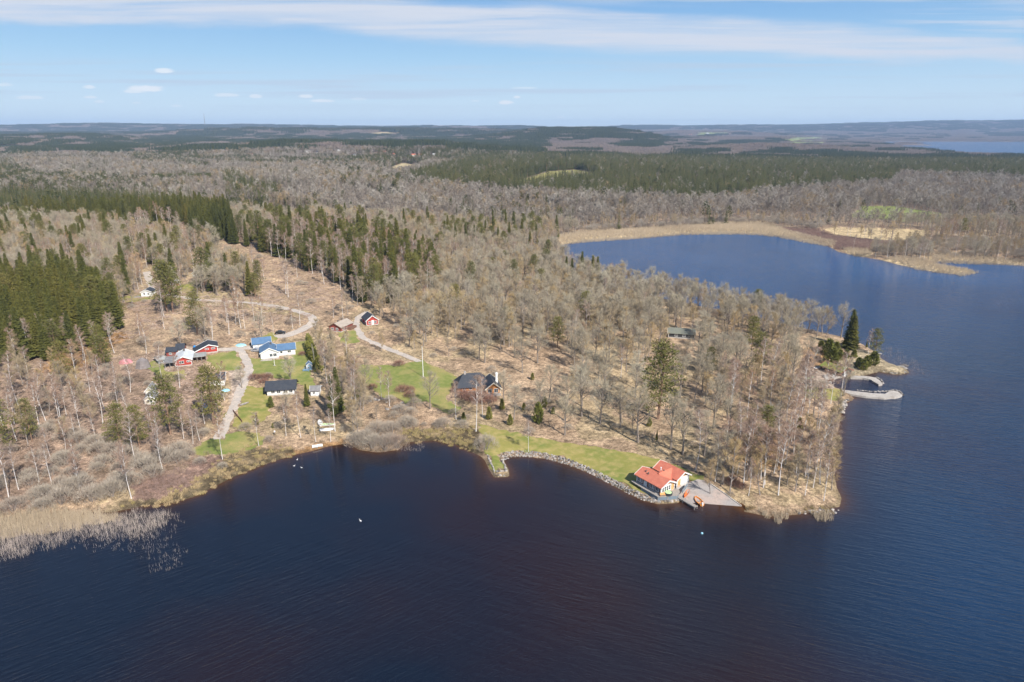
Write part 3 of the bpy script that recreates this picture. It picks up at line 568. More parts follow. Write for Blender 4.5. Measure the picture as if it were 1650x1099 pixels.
def wing(rt, x0, y0, L, D, h, rise, axis, wm, rm, tm=None, over=.45, gm=None, base=.35, hl=None, hr=None, af=.5, hip=0., z0=0., roofname='roof', th=.16):
    """one volume: walls with gables, overhanging roof, barge boards and foundation. axis x: ridge runs along the front wall; y: gable faces the viewer"""
    wm = wm if isinstance(wm, (list, tuple)) else [wm]*4
    hl = h if hl is None else hl; hr = h if hr is None else hr; S = D if axis == 'x' else L; N_ = L if axis == 'x' else D; mid = S*af; ha = max(hl, hr)+rise
    def T(s, n, z): return (x0+n, y0+s, z+z0) if axis == 'x' else (x0+s, y0+n, z+z0)
    M = MB(); pr = [(0, -1.2), (S, -1.2), (S, hr), (mid, ha), (0, hl)]
    n0, n1 = (hip, N_-hip)
    M.add([T(s, 0, z) for s, z in pr if True]+[T(s, N_, z) for s, z in pr], [(4,3,2,1,0)] if axis == 'y' else [(0,1,2,3,4)], 1 if axis == 'y' else 2) if False else None
    vs = [T(0,0,-1.2),T(S,0,-1.2),T(S,0,hr),T(mid,0,ha if not hip else min(hl,hr)),T(0,0,hl),T(0,N_,-1.2),T(S,N_,-1.2),T(S,N_,hr),T(mid,N_,ha if not hip else min(hl,hr)),T(0,N_,hl)]
    fF, fB, fS0, fS1 = (0, 1, 2, 3) if axis == 'y' else (2, 3, 0, 1)
    M.add(vs, [(0,1,2,3,4)], fF); M.add(vs, [(9,8,7,6,5)], fB); M.add(vs, [(0,4,9,5)], fS0); M.add(vs, [(1,6,7,2)], fS1)
    M.build('wall', list(wm), rt)
    B = MB(); a, b = (L, D); B.box(x0-.05, y0-.05, z0-1.3, x0+L+.05, y0+D+.05, z0+base); B.build('foundation', stone_m, rt)
    R = MB(); s_l = (ha-hl)/mid if mid > .01 else 0; s_r = (ha-hr)/(S-mid) if S-mid > .01 else 0
    e0, e1 = -over, N_+over; el = (-over, hl-over*s_l); er = (S+over, hr-over*s_r)
    def slab(pts):
        k = len(pts); up = [(p[0], p[1], p[2]+th) for p in pts]; R.add(pts+up, [tuple(range(k))[::-1], tuple(range(k, 2*k))]+[(i, (i+1) % k, k+(i+1) % k, k+i) for i in range(k)])
    if hip:
        slab([T(el[0], e0, el[1]), T(el[0], e1, el[1]), T(mid, N_-hip, ha), T(mid, hip, ha)]); slab([T(er[0], e0, er[1]), T(mid, hip, ha), T(mid, N_-hip, ha), T(er[0], e1, er[1])])
        slab([T(el[0], e0, el[1]), T(mid, hip, ha), T(er[0], e0, er[1])]); slab([T(el[0], e1, el[1]), T(er[0], e1, er[1]), T(mid, N_-hip, ha)])
    else:
        if mid > .01: slab([T(el[0], e0, el[1]), T(mid, e0, ha), T(mid, e1, ha), T(el[0], e1, el[1])])
        if S-mid > .01: slab([T(mid, e0, ha+.003), T(er[0], e0, er[1]), T(er[0], e1, er[1]), T(mid, e1, ha+.003)])
    ro = R.build(roofname, rm, rt)
    if tm and not hip:
        for n in (e0-.04, e1+.04):
            G_ = MB(); o_ = .035
            pts_ = [(el[0], el[1]-.14), (mid, ha-.14), (er[0], er[1]-.14), (er[0], er[1]+th+.08), (mid, ha+th+.08), (el[0], el[1]+th+.08)]
            if mid < .01 or S-mid < .01: continue
            G_.add([T(s_, n-o_, z_) for s_, z_ in pts_]+[T(s_, n+o_, z_) for s_, z_ in pts_], [(0,1,4,5),(1,2,3,4),(11,10,7,6),(10,9,8,7),(0,6,7,1),(1,7,8,2),(2,8,9,3),(3,9,10,4),(4,10,11,5),(5,11,6,0)]); G_.build('bargeboard', tm, rt)
        for sx in (0, S):
            for n in (0, N_): p = T(sx, n, 0); G_ = MB(); G_.box(p[0]-.09, p[1]-.09, z0+base, p[0]+.09, p[1]+.09, z0+(hl if sx == 0 else hr)-.05); G_.build('corner_board', tm, rt)
    if gm:
        G_ = MB(); q = .07
        for n in (-.05, N_+.05):
            if axis == 'y' and n > 0: continue
            if axis == 'x' and n < 0: continue
            G_.add([T(q, n, hl), T(S-q, n, hr), T(mid, n, ha-.05)], [(0,1,2),(2,1,0)])
        G_.build('gable_panel', gm, rt)
    return ro, ha+z0
def opening(rt, kind, side, u, z, w, h, L, D, fm, x0=0, y0=0, pm=None, bars=(1,1), off=0.):
    """framed window or door set on side F (front) B L R; u measured along that side"""
    def T(a, n, c):
        n += off
        return {'F': (x0+a, y0-n, c), 'B': (x0+a, y0+D+n, c), 'L': (x0-n, y0+a, c), 'R': (x0+L+n, y0+a, c)}[side]
    M = MB(); f = .11
    def bx(a0, c0, a1, c1, n0, n1, mb, mi=0):
        p = T(a0, n0, c0); q = T(a1, n1, c1); mb.box(min(p[0],q[0]), min(p[1],q[1]), c0, max(p[0],q[0]), max(p[1],q[1]), c1, mi)
    bx(u-w/2-f, z-f, u-w/2, z+h+f, .0, .09, M); bx(u+w/2, z-f, u+w/2+f, z+h+f, .0, .09, M); bx(u-w/2, z+h, u+w/2, z+h+f, .0, .09, M); bx(u-w/2, z-f, u+w/2, z, .0, .09, M)
    if kind == 'window':
        for k in range(1, bars[0]): a = u-w/2+w*k/bars[0]; bx(a-.04, z, a+.04, z+h, .0, .07, M)
        for k in range(1, bars[1]): c = z+h*k/bars[1]; bx(u-w/2, c-.035, u+w/2, c+.035, .0, .065, M)
        o = M.build('window', fm, rt); Q = MB(); bx(u-w/2, z, u+w/2, z+h, .0, .035, Q); Q.build('pane', pm or glass, o)
    else:
        bx(u-w/2, z, u+w/2, z+h, .0, .045, M); o = M.build('door', pm or fm, rt); Q = MB(); bx(u+w*.32, z+h*.48, u+w*.40, z+h*.52, .045, .12, Q); Q.build('handle', blk, o)
    return o
def chimney(rt, x, y, z0, z1, w, m, cap=None):
    M = MB(); M.box(x-w/2, y-w/2, z0, x+w/2, y+w/2, z1); M.box(x-w/2-.08, y-w/2-.08, z1, x+w/2+.08, y+w/2+.08, z1+.14); M.box(x-w*.28, y-w*.28, z1+.14, x+w*.28, y+w*.28, z1+.34); M.build('chimney', m, rt)
def vent(rt, x, y, z, m): M = MB(); M.tube([(x,y,z-.3),(x,y,z+.35)], [.14,.14], 6); M.tube([(x,y,z+.35),(x,y,z+.5)], [.2,.2], 6); M.build('roof_vent', m, rt)
def site(A, B, z=None):
    a = W(*A) if z is None else G(*A, z); b = W(*B) if z is None else G(*B, z); rz = math.atan2(b[1]-a[1], b[0]-a[0]); zz = z if z is not None else (a[2]+b[2])/2
    return (a[0], a[1], zz), rz, math.hypot(b[0]-a[0], b[1]-a[1])
# ------------------------------------------------------------------ lakeside boathouse with terrace, slipway, jetty
BL, BR, _ = site((1026,777), (1062,797), 1.5)
def bl(x, y, z): c, s_ = math.cos(BR), math.sin(BR); return (BL[0]+x*c-y*s_, BL[1]+x*s_+y*c, z)
rt = root('boathouse', BL, BR, 'white lakeside house with two orange tiled gable roofs above the grey slipway', 'house')
wing(rt, 0, 0, 8.4, 4.9, 2.35, 1.15, 'x', [brn, white, white, white], tile_o, white, .55, gm=or_p)
wing(rt, .6, 6.3, 7.4, 4.6, 2.55, 1.3, 'x', [white, white, white, white], tile_o, white, .55, gm=or_p)
wing(rt, 2.6, 3.2, 4.0, 4.6, 2.4, 1.45, 'y', [white]*4, tile_o, None, .3, hl=2.2, hr=2.2, base=.3)
for u_, w_, k in ((.75,.7,'window'),(1.65,.5,'window'),(3.05,.9,'door'),(4.95,1.0,'window'),(5.9,.4,'window'),(7.2,.9,'window')): opening(rt, k, 'F', u_, .75 if k == 'window' else .12, w_, 1.25 if k == 'window' else 2.0, 8.4, 4.9, white, bars=(2,1))
for u_ in (.75, 1.55, 2.35, 3.15): opening(rt, 'window', 'R', u_, .75, .58, 1.2, 8.4, 4.9, white, bars=(1,2))
opening(rt, 'door', 'R', 4.3, .12, .75, 2.0, 8.4, 4.9, or_p, pm=or_p)
opening(rt, 'door', 'R', 3.1, .12, 2.2, 2.1, 7.4, 4.6, white, x0=.6, y0=6.3, pm=white); opening(rt, 'door', 'R', .9, .12, .8, 2.0, 7.4, 4.6, or_p, x0=.6, y0=6.3, pm=or_p)
vent(rt, 1.6, 1.6, 3.25, r3); vent(rt, 2.7, 1.3, 3.1, r3); vent(rt, 4.6, 5.0, 3.6, r3); vent(rt, 3.4, 5.2, 3.75, white)
TER = [(-1.2,-.9),(3.0,-1.15),(8.6,-1.2),(10.9,3.7),(10.0,5.4),(9.0,6.2),(8.2,5.6),(8.2,0),(-1.2,0)]
def prism(name, poly, z0, z1, m, parent=None, mi_side=0):
    M = MB(); n = len(poly); ar = sum(poly[i][0]*poly[(i+1) % n][1]-poly[(i+1) % n][0]*poly[i][1] for i in range(n))
    if ar < 0: poly = poly[::-1]
    M.add([(p[0], p[1], z0) for p in poly]+[(p[0], p[1], z1) for p in poly], [tuple(range(n, 2*n)), tuple(range(n))[::-1]]+[(i, (i+1) % n, n+(i+1) % n, n+i) for i in range(n)]); return M.build(name, m, parent)
tr = root('terrace', (BL[0], BL[1], 1.5), BR, 'grey planked terrace on blue-grey boards round the boathouse', 'terrace')
prism('deck', TER, -.14, .10, wood, tr)
M = MB()
for a_, b_ in (((2.6,-1.05),(8.5,-1.1)), ((8.5,-1.1),(10.8,3.65)), ((10.8,3.65),(9.95,5.2))):
    for zz in (-.32, -.62, -.92): M.beam((a_[0], a_[1], zz), (b_[0], b_[1], zz), .08, .27)
M.build('skirt', gb, tr)
for p in ((8.4,-1.0),(10.6,3.5),(5.5,-.95),(3,-.9),(9.6,1.3)): M = MB(); M.box(p[0]-.15, p[1]-.15, -2.4, p[0]+.15, p[1]+.15, -.144); M.build('post', wood, tr)
# slipway sheet, sloping into the lake
RP_ = [(8.6,5.8),(7.6,10.8),(8.1,14.4),(9.6,15.6),(11.6,15.4),(22.5,14.6),(14.5,5.6),(11.2,5.0),(10.2,5.3)]
def ramp_z(x, y):
    dx, dy = x-BL[0], y-BL[1]; c, s_ = math.cos(BR), math.sin(BR); lx = dx*c+dy*s_; ly = -dx*s_+dy*c
    return np.minimum(-((lx-20.4)*.72-(ly-13.7)*.69)*.145, 1.42)
o = sheet('slipway', [bl(*p, 0) for p in RP_], cobble, .10, 1.2, 0, ramp_z, smooth=True); tag(o, kind='structure')
M = MB(); e_ = [bl(*p, 0) for p in ((11.6,15.6),(14,15.4),(17,15.2),(20.5,14.8),(22.0,14.7))]
for a_, b_ in zip(e_, e_[1:]): M.beam((a_[0], a_[1], float(ramp_z(a_[0], a_[1]))+.1), (b_[0], b_[1], float(ramp_z(b_[0], b_[1]))+.1), .3, .35)
tag(M.build('kerb', conc), 'pale stone kerb along the right edge of the slipway', 'kerb')
jt = root('jetty', bl(10.3, 4.3, .75), BR-math.radians(2), 'narrow grey plank jetty beside the orange boat', 'jetty')
M = MB()
for k in range(21): M.box(k*.3, -.55, 0, k*.3+.27, .55, .07)
M.build('deck', wood, jt); M = MB()
for yy in (-.45, .45): M.box(0, yy-.06, -.2, 6.3, yy+.06, -.004)
M.build('beam', wood, jt)
for xx in (2.2, 6.1):
    for yy in (-.5, .5): M = MB(); M.tube([(xx,yy,-2.2),(xx,yy,.25)], [.09,.08], 7); M.build('pile', wood, jt)
def boat(name, loc, rz, L, Wd, H, m, label, cat='boat', seats=True, upside=False, inner=None, engine=None, group=None):
    r_ = root(name, loc, rz, label, cat, group); M = MB(); st = [(-.5,.62,1),(-.3,.9,1),(0,1,1),(.25,.82,1.05),(.42,.42,1.18),(.5,.04,1.3)]; o_ = []; I_ = []
    for t, w_, hh in st:
        x = t*L; w2 = Wd/2*w_; o_.append([(x,-w2,H*hh),(x,-w2*.85,H*.4),(x,-w2*.35,0),(x,w2*.35,0),(x,w2*.85,H*.4),(x,w2,H*hh)]); I_.append([(x*.96,-w2*.88,H*hh),(x*.96,-w2*.7,H*.4),(x*.96,0,H*.14),(x*.96,0,H*.14),(x*.96,w2*.7,H*.4),(x*.96,w2*.88,H*hh)])
    for rows, mi, fl in ((o_, 0, 1), (I_, 1, -1)):
        vs = [p for q in rows for p in q]; fs = []
        for i in range(len(rows)-1):
            for j in range(5): f_ = (i*6+j, i*6+j+1, (i+1)*6+j+1, (i+1)*6+j); fs.append(f_ if fl > 0 else f_[::-1])
        fs.append((0,1,2,3,4,5) if fl < 0 else (5,4,3,2,1,0)); M.add(vs, fs, mi)
    for i in range(len(st)-1):
        for j in (0, 5): M.add([o_[i][j], o_[i+1][j], I_[i+1][j], I_[i][j]], [(0,1,2,3)], 0)
    h_ = M.build('hull', [m, inner or m], r_)
    if upside: h_.rotation_euler = (math.pi, 0, 0); h_.location = (0, 0, H*1.05)
    if seats and not upside:
        for x in (-.28, .02): S_ = MB(); S_.box(x*L-.14, -Wd*.42, H*.62, x*L+.14, Wd*.42, H*.7); S_.build('seat', wood, r_)
    if engine: E_ = MB(); E_.box(-.5*L-.25, -.17, H*.7, -.5*L+.1, .17, H*1.9); E_.box(-.5*L-.15, -.07, -.3, -.5*L, .07, H*.7); E_.build('outboard_motor', engine, r_)
    return r_
p = bl(14.6, 7.4, .0); boat('motorboat', (p[0], p[1], -.08), BR+math.radians(155), 4.0, 1.75, .62, orange_p, 'orange motorboat moored between jetty and slipway', inner=orange_p, engine=white)
p = bl(10.7, 7.3, 0); k_ = boat('kayak', (p[0], p[1], float(ramp_z(p[0], p[1]))+.12), BR+math.radians(-64), 4.3, .85, .32, redor, 'long red-orange kayak lying on the slipway by the terrace', 'kayak', seats=False, inner=redor)
M = MB(); M.beam(bl(9.0,9.4,1.75)[:3], bl(10.6,5.6,1.75)[:3], .12, .9); M.build('screen_wall', gb); tag(D2.objects['screen_wall'], 'low blue-grey board screen between terrace and slipway', 'screen')
p = bl(9.2, 1.9, 1.6); hb = root('hot_tub', p, BR, 'dark round tub with pale green cover on the terrace', 'hot tub'); M = MB(); M.tube([(0,0,0),(0,0,.6)], [1.05,1.1], 18); M.build('tub', dk, hb); M = MB(); M.tube([(0,0,.604),(0,0,.70)], [.9,.82], 18); M.build('cover', green_p, hb)
p = bl(9.0, .1, 1.6); bn = root('bench', p, BR+1.2, 'small wooden bench at the corner of the terrace', 'bench'); M = MB(); M.box(-.7,-.2,.38,.7,.2,.45); M.build('seat', or_p, bn); M = MB(); M.box(-.7,.2,.45,.7,.25,.85); M.build('backrest', or_p, bn)
for q in (-.6, .6): M = MB(); M.box(q-.05,-.18,0,q+.05,.18,.376); M.build('leg', or_p, bn)
# ------------------------------------------------------------------ stone walls
def rocks(name, pts, label, cat, size=(.35,.6), mats=None, kind=None, flat=.8):
    M = MB()
    for i, (x, y, z) in enumerate(pts):
        s_ = random.uniform(*size); M.lump((x, y, z), (s_*random.uniform(.8,1.3), s_*random.uniform(.8,1.3), s_*flat), i, random.choice((0,0,1,1,2)), .28, 6, 4)
    o_ = M.build(name, mats or [r1, r2, r3]); return tag(o_, label, cat, kind=kind)
BOULD = [MB() for _ in range(4)]
for k_, mb_ in enumerate(BOULD): mb_.lump((0,0,0), (1,.85,.7), k_+40, 0, .25, 8, 5)
BOULD = [m_.mesh('boulder', [(r1, r2, r1, r3)[k_]]) for k_, m_ in enumerate(BOULD)]
def boulders(pts, label, group, size, fl=.8):
    for p_ in pts:
        o_ = D2.objects.new('boulder', random.choice(BOULD)); C.objects.link(o_); o_.location = p_; s_ = random.uniform(*size); o_.scale = (s_*random.uniform(.8,1.3), s_, s_*fl); o_.rotation_euler = (0, 0, random.uniform(0,6)); tag(o_, label, 'boulder', group)
def along(cl, step, jit, z=.0):
    out = []; cl = [np.array(G(*p, 0)[:2]) for p in cl]
    for a_, b_ in zip(cl, cl[1:]):
        n_ = max(1, int(np.hypot(*(b_-a_))/step))
        for k in range(n_): p = a_+(b_-a_)*k/n_; out.append((p[0]+random.uniform(-jit,jit), p[1]+random.uniform(-jit,jit), z))
    return out
SWALL = [(808,739),(820,736),(845,735),(880,739),(915,748),(950,762),(985,780),(1010,793),(1036,805),(1058,811)]
pts = []
for k, (dy, z) in enumerate(((0,.0),(-1.2,.15),(-2.4,.32),(-3.6,.50),(-4.8,.68))): pts += along([(a_+(-1 if a_ < 815 else 0), b_+dy) for a_, b_ in SWALL], .48, .28, z)
rocks('seawall', pts, 'long curved wall of pale boulders edging the lakeside lawn', 'sea wall', (.12,.34), [r1, r2, r3])
pts = along([(786,736),(792,750),(798,763)], .4, .15, .5)+along([(808,744),(820,739)], .4, .2, .3)+along([(786,737),(792,752),(798,766)], .6, .15, .1)+along([(799,766),(808,767),(818,766)], .5, .25, .15)+along([(800,763),(810,763),(817,762)], .5, .2, .65)+along([(811,746),(815,753),(817,762)], .6, .15, .15)+along([(808,744),(813,752),(815,761)], .6, .15, .6)
rocks('stone_mole', pts, 'short grassy mole edged with stone blocks at the left end of the seawall', 'mole', (.20,.34))
pts = [(*bl(x+random.uniform(-.3,.3), y+random.uniform(-.3,.3), 0)[:2], random.uniform(.0,.25)) for x, y in [(3+k*.55, -1.3) for k in range(11)]+[(8.6+k*.24, -1.2+k*.5) for k in range(11)]]
rocks('terrace_boulders', pts, 'pale boulders at the waterline under the terrace', 'boulders', (.28,.5))
pts = along([(1362,647),(1359,655),(1356,662),(1358,668)], .8, .6, .4)+along([(1366,644),(1361,652),(1358,660)], .8, .6, .15)+along([(1358,650),(1354,657),(1352,664)], .9, .7, .8)
rocks('boulder_bank', pts, 'bank of pink-grey boulders where the outer breakwater meets the shore', 'boulders', (.4,.8))
pts = [(*G(1420+random.uniform(-8,38), 592+random.uniform(-4,9), .2)[:2], random.uniform(0,.3)) for _ in range(34)]+[(*G(1407+random.uniform(-8,10), 577+random.uniform(-7,7), .2)[:2], .3) for _ in range(12)]
boulders(pts, 'flat pale rock at the outer tip of the rocky point', 'flat rocks at the tip of the point', (.9,2.0), .3)
pts = [(*G(1218+random.uniform(0,135), 825+random.uniform(-5,4)-((random.random())*2), 0)[:2], .05) for _ in range(60)]
boulders(pts, 'boulder in the shallows at the foot of the wooded tip', 'boulders in the shallows', (.2,.5))
for lab, c, n_ in (('pale boulder in the pile left of the log house', (640,655), 12), ('pale boulder in the pile at the lower edge of the flagpole lawn', (612,645), 9)):
    q = W(*c); boulders([(q[0]+random.gauss(0,1.6), q[1]+random.gauss(0,1.1), q[2]+.1) for _ in range(n_)], lab, lab.replace('boulder in', 'boulders in'), (.4,.85))
# ------------------------------------------------------------------ harbour on the far side
prq = lambda L_, z: [G(a_, b_, z)[:2] for a_, b_ in L_]
tag(prism('breakwater', prq([(1347,626.5),(1380,630.5),(1405,633.3),(1426,634.5),(1432,631),(1440,629.5),(1447,631),(1454,636.5),(1446,639.5),(1425,641),(1395,638.6),(1370,634.8),(1358,631.5)], .7), -2, .7, conc), 'outer concrete breakwater with a widened round end', 'breakwater')
tag(prism('harbour_pier', prq([(1371,605),(1398,606),(1411,608.5),(1418,613),(1422,618.5),(1416,619.5),(1409,615.5),(1402,611),(1390,608.8),(1371,608.3)], .7), -2, .7, conc), 'inner curved concrete pier by the turf-roofed boathouse', 'pier')
tag(prism('quay', prq([(1324,604),(1352,602),(1354.5,606.5),(1330,610),(1326,608)], .7), -2, .7, conc), 'pale concrete quay left of the turf-roofed boathouse', 'quay')
A_, R_, L_ = site((1354.5,606.5), (1371,602.5), .75)
rt = root('harbour_boathouse', A_, R_, 'dark boathouse with mossy turf roof and white door at the small harbour', 'boathouse'); wing(rt, 0, 0, L_, 9.0, 1.7, 1.15, 'y', [dk]*4, turf, red_d, .55, base=.1); opening(rt, 'door', 'F', L_*.48, .12, 1.9, 1.55, L_, 9, white, pm=white)
for (bp, a_, lab) in (((1318,594),.35,'white rowing boat on the rocks left of the turf-roofed boathouse'), ((1306,611),.5,'white and green rowing boat on the gravel above the harbour')):
    q = W(*bp); boat('rowing_boat', (q[0], q[1], q[2]+.1), a_, 4.2, 1.4, .5, white, lab, inner=white if bp[0] > 1310 else green_p, group='boats pulled ashore')
q = G(1338,617,0); boat('rowing_boat', (q[0], q[1], -.05), 1.0, 2.4, 1.1, .4, white, 'tiny pale dinghy at the inner end of the small harbour', group='boats pulled ashore')
for nm_, cl_, lab in (('breakwater_edge', [(1372,637),(1395,641),(1425,642.5),(1446,641),(1455,637),(1448,631),(1440,629),(1430,631),(1405,632),(1380,629.5)], 'grey armour stones round the outer breakwater'), ('pier_edge', [(1373,609),(1390,609.6),(1402,612),(1409,616.5),(1416,620.5),(1423,619),(1419,612.5),(1411,608)], 'grey armour stones round the inner harbour pier')):
    rocks(nm_, along(cl_, .42, .2, .25)+along(cl_, .42, .25, .05), lab, 'boulders', (.16,.34))
# ------------------------------------------------------------------ houses
def house(name, A, B, D, h, rise, axis, wm, rm, tm, label, cat='house', wins=(), doors=(), ch=None, z=None, chm=None, **kw):
    A_, R_, L_ = site(A, B, z); rt = root(name, A_, R_, label, cat); wing(rt, 0, 0, L_, D, h, rise, axis, wm, rm, tm, **kw)
    for (s_, u_, zz, w_, hh) in wins: opening(rt, 'window', s_, u_*(L_ if s_ in 'FB' else D), zz, w_, hh, L_, D, white, bars=(2,1))
    for (s_, u_, w_, hh, pm) in doors: opening(rt, 'door', s_, u_*(L_ if s_ in 'FB' else D), .36, w_, hh, L_, D, white, pm=pm)
    if ch: chimney(rt, L_*ch[0], D*ch[1], ch[2], ch[3], ch[4], chm or r3)
    return rt, L_, A_, R_
house('red_cabin', (590.8,525), (609.5,523), 7.5, 2.5, 2.0, 'y', [red_w]*4, roof_k, white, 'bright red cabin with black gable roof above the curving gravel path', 'cabin', wins=[('F',.27,.9,.9,1.0),('F',.76,.9,.9,1.0),('L',.3,.9,.9,.9)], doors=[('F',.53,.85,1.9,white)])
rt, L_, *_ = house('brown_cabin', (530.5,532.5), (549.5,536), 9, 2.2, 1.5, 'y', [red_d, red_d, red_d, red_d], roof_be, brn, 'weathered red cabin with beige felt roof left of the bright red cabin', 'cabin', wins=[('F',.3,.8,1.2,.8),('F',.68,.8,1.0,.8),('R',.2,.8,1.1,.8)], ch=(.45,.35,2.9,4.0,.5))
M = MB(); M.box(L_, 4.5, -.5, L_+2, 9.3, 1.0); M.build('porch', brn, rt)
# log house
rt, L_, A_, R_ = house('log_house', (737,633), (788,629.5), 7.0, 2.4, 3.3, 'x', [log_w]*4, roof_k, None, 'orange log house with steep dark roofs and tall white chimney beside the lawn', 'house', wins=[('F',.22,.9,.9,.9),('F',.42,.9,.9,.9),('F',.7,.9,1.1,.9)], hip=2.6, over=.7, ch=(.28,.5,5.2,6.3,.7), chm=r2)
A2, R2, L2 = site((784,636.5), (803.5,634.5)); c, s_ = math.cos(R_), math.sin(R_); dx, dy = A2[0]-A_[0], A2[1]-A_[1]; ox, oy = dx*c+dy*s_, -dx*s_+dy*c
wing(rt, ox, oy, 4.8, 8.5, 2.5, 1.9, 'y', [log_w]*4, roof_k, cream, .7)
for u_ in (1.2, 3.4): opening(rt, 'window', 'F', u_, .7, 1.3, 1.3, 4.8, 8.5, white, x0=ox, y0=oy, bars=(2,1))
chimney(rt, ox+4.2, oy+4.0, 2.5, 6.3, .8, white)
M = MB(); M.box(ox-.2, oy-1.6, -.4, ox+5.0, oy-.06, .15); M.build('porch', wood, rt)
# blue roofed house
rt, L_, A_, R_ = house('blue_roofed_house', (421,579), (449.3,577.5), 8.5, 2.7, 1.7, 'y', [white]*4, tile_b, white, 'white house with bright blue sheet roofs in three wings on the lawn', 'house', wins=[('F',.58,.9,1.0,1.2),('F',.80,.9,1.2,1.2)], ch=(.62,.7,3.6,4.8,.6))
wing(rt, L_, 2.2, 6.4, 6.2, 2.6, 1.5, 'x', [white]*4, tile_b, white, .45); opening(rt, 'window', 'F', 1.2, 1.2, .8, .8, 6.4, 6.2, white, x0=L_, y0=2.2); opening(rt, 'window', 'F', 4.2, 1.2, 1.2, .8, 6.4, 6.2, white, x0=L_, y0=2.2, bars=(2,1))
M = MB(); M.box(-.8, -2.2, -.5, L_*.62, -.1, .2); M.build('patio', conc, rt)
rt, L_, *_ = house('blue_roofed_garage', (408.5,563), (437,562), 6, 2.5, 1.6, 'x', [white]*4, tile_b, white, 'white garage with long blue roof behind the silver car', 'garage', wins=[('F',.62,1.0,.9,.8)])
for u_ in (.2, .42): opening(rt, 'door', 'F', u_*L_, .1, 1.7, 1.9, L_, 6, white, pm=white)
house('blue_shed', (494.8,597), (503,596.5), 2.6, 2.0, .8, 'y', [blue_s]*4, tile_b, white, 'small blue garden shed at the right edge of the blue-roofed house lawn', 'shed', wins=[('F',.3,1.0,.5,.5)], doors=[('F',.7,.7,1.6,blue_s)], base=.1, over=.25)
M = MB(); q = W(488,599)
for a_ in (0, 1.1, 2.2):
    for b_ in (0, 1.6): M.box(q[0]+a_, q[1]+b_, q[2]-.3, q[0]+a_+.1, q[1]+b_+.1, q[2]+1.0)
for b_ in (0, 1.6): M.box(q[0]-.05, q[1]+b_-.02, q[2]+.9, q[0]+2.35, q[1]+b_+.12, q[2]+1.0)
M.box(q[0], q[1]+.2, q[2]+.3, q[0]+2.2, q[1]+1.5, q[2]+.42); tag(M.build('play_frame', blue_s), 'pale wooden frame beside the small blue shed', 'frame')
# black roofed house and annex
house('black_roofed_house', (430.5,638), (475.5,635.5), 6.5, 2.3, 1.9, 'x', [white, white, dk, cream], roof_k, blk, 'long white house with black roof half hidden by a bare tree', 'house', wins=[('F',.22,.9,1.1,1.0),('F',.42,.9,1.1,1.0),('F',.66,.9,1.2,1.0),('F',.86,.9,1.0,1.0)], doors=[('F',.54,.9,1.8,white)], over=.6)
house('white_annex', (501.5,638.5), (515,638.5), 4, 2.2, .9, 'x', [white]*4, roof_g, white, 'small white annex right of the black-roofed house behind a spruce', 'shed', wins=[('F',.35,.9,.6,.8)], doors=[('F',.7,.8,1.7,white)])
# red farm
house('red_garage', (313.5,571), (351,567.5), 6.5, 2.4, .95, 'y', [red_w]*4, roof_k, white, 'wide red garage with low dark roof and two white-framed windows', 'garage', wins=[('F',.55,1.5,1.2,.45),('F',.82,1.5,1.2,.45)], hl=1.0, hr=2.4, af=.64)
rt, L_, *_ = house('red_house', (283.5,591), (309.5,588.5), 9.5, 2.5, 1.25, 'y', [red_w]*4, roof_w, white, 'red house with pale sheet roof in the farm group left of the road', 'house', wins=[('F',.38,1.1,1.5,.9),('F',.82,1.5,1.1,.45)], ch=(.5,.75,3.3,4.6,.6))
house('red_shed', (269,575.5), (285,574.5), 4.5, 2.2, 1.0, 'x', [red_d]*4, roof_k, None, 'low red shed with blue-black roof behind the carport', 'shed', wins=[('F',.4,1.0,.8,.6)], over=.4)
house('red_barn', (285,572), (297,571), 5.5, 2.2, 1.5, 'x', [red_d]*4, roof_k, None, 'dark-roofed outbuilding behind the pale sheet roof', 'outbuilding', wins=[('F',.4,1.0,.6,.6)], over=.4)
def carport(A, B, D, h, rm, label, n=3, back=dk):
    A_, R_, L_ = site(A, B); rt = root('carport', A_, R_, label, 'carport'); M = MB(); M.box(-.3, -.4, h, L_+.3, D+.3, h+.14); M.build('roof', rm, rt)
    for k in range(n):
        for yy in (0, D): M = MB(); x = L_*k/(n-1); M.box(x-.08, yy-.08, -.6, x+.08, yy+.08, h-.003); M.build('post', wood, rt)
    M = MB(); M.box(.1, D*.45, -.6, L_-.1, D*.45+.15, h-.01); M.build('wall', back, rt); return rt
carport((266.5,594), (282.5,592.5), 8, 2.1, roof_g, 'open-fronted carport with flat grey roof left of the red house'); carport((311,584), (332.5,581.5), 5, 2.0, roof_gr, 'weathered corrugated lean-to right of the red house', 4, brn)
house('grey_shed', (255.5,587), (267.5,584.5), 5, 1.5, .5, 'x', [gb]*4, roof_gr, None, 'low grey shed with flat pale roof at the left of the farm group', 'shed', wins=[('F',.5,.6,.8,.5)], base=.1)
house('white_cottage', (228.5,479), (244.5,478), 6, 2.6, 1.1, 'y', [white]*4, roof_k, white, 'small white cottage with dark roof by the upper track', 'cottage', wins=[('F',.72,1.1,.8,.8),('F',.3,1.1,.7,1.1)])
q = W(221,479.5); M = MB(); M.box(q[0]-1.5, q[1]-1, q[2]-.3, q[0]+2.0, q[1]+2.5, q[2]+.35); tag(M.build('deck', wood), 'pale plank deck left of the small white cottage', 'deck')
house('green_roofed_cottage', (1077,543.5), (1118.5,546.5), 6.5, 2.1, 1.5, 'x', [dk, dk, brn, brn], roof_gg, white, 'dark cottage with grey-green roof and white barge boards in the oakwood', 'cottage', wins=[('F',.3,.8,1.1,.8),('F',.6,.8,1.1,.8),('R',.5,.8,1.2,.9)], ch=(.3,.6,2.8,4.0,.6))
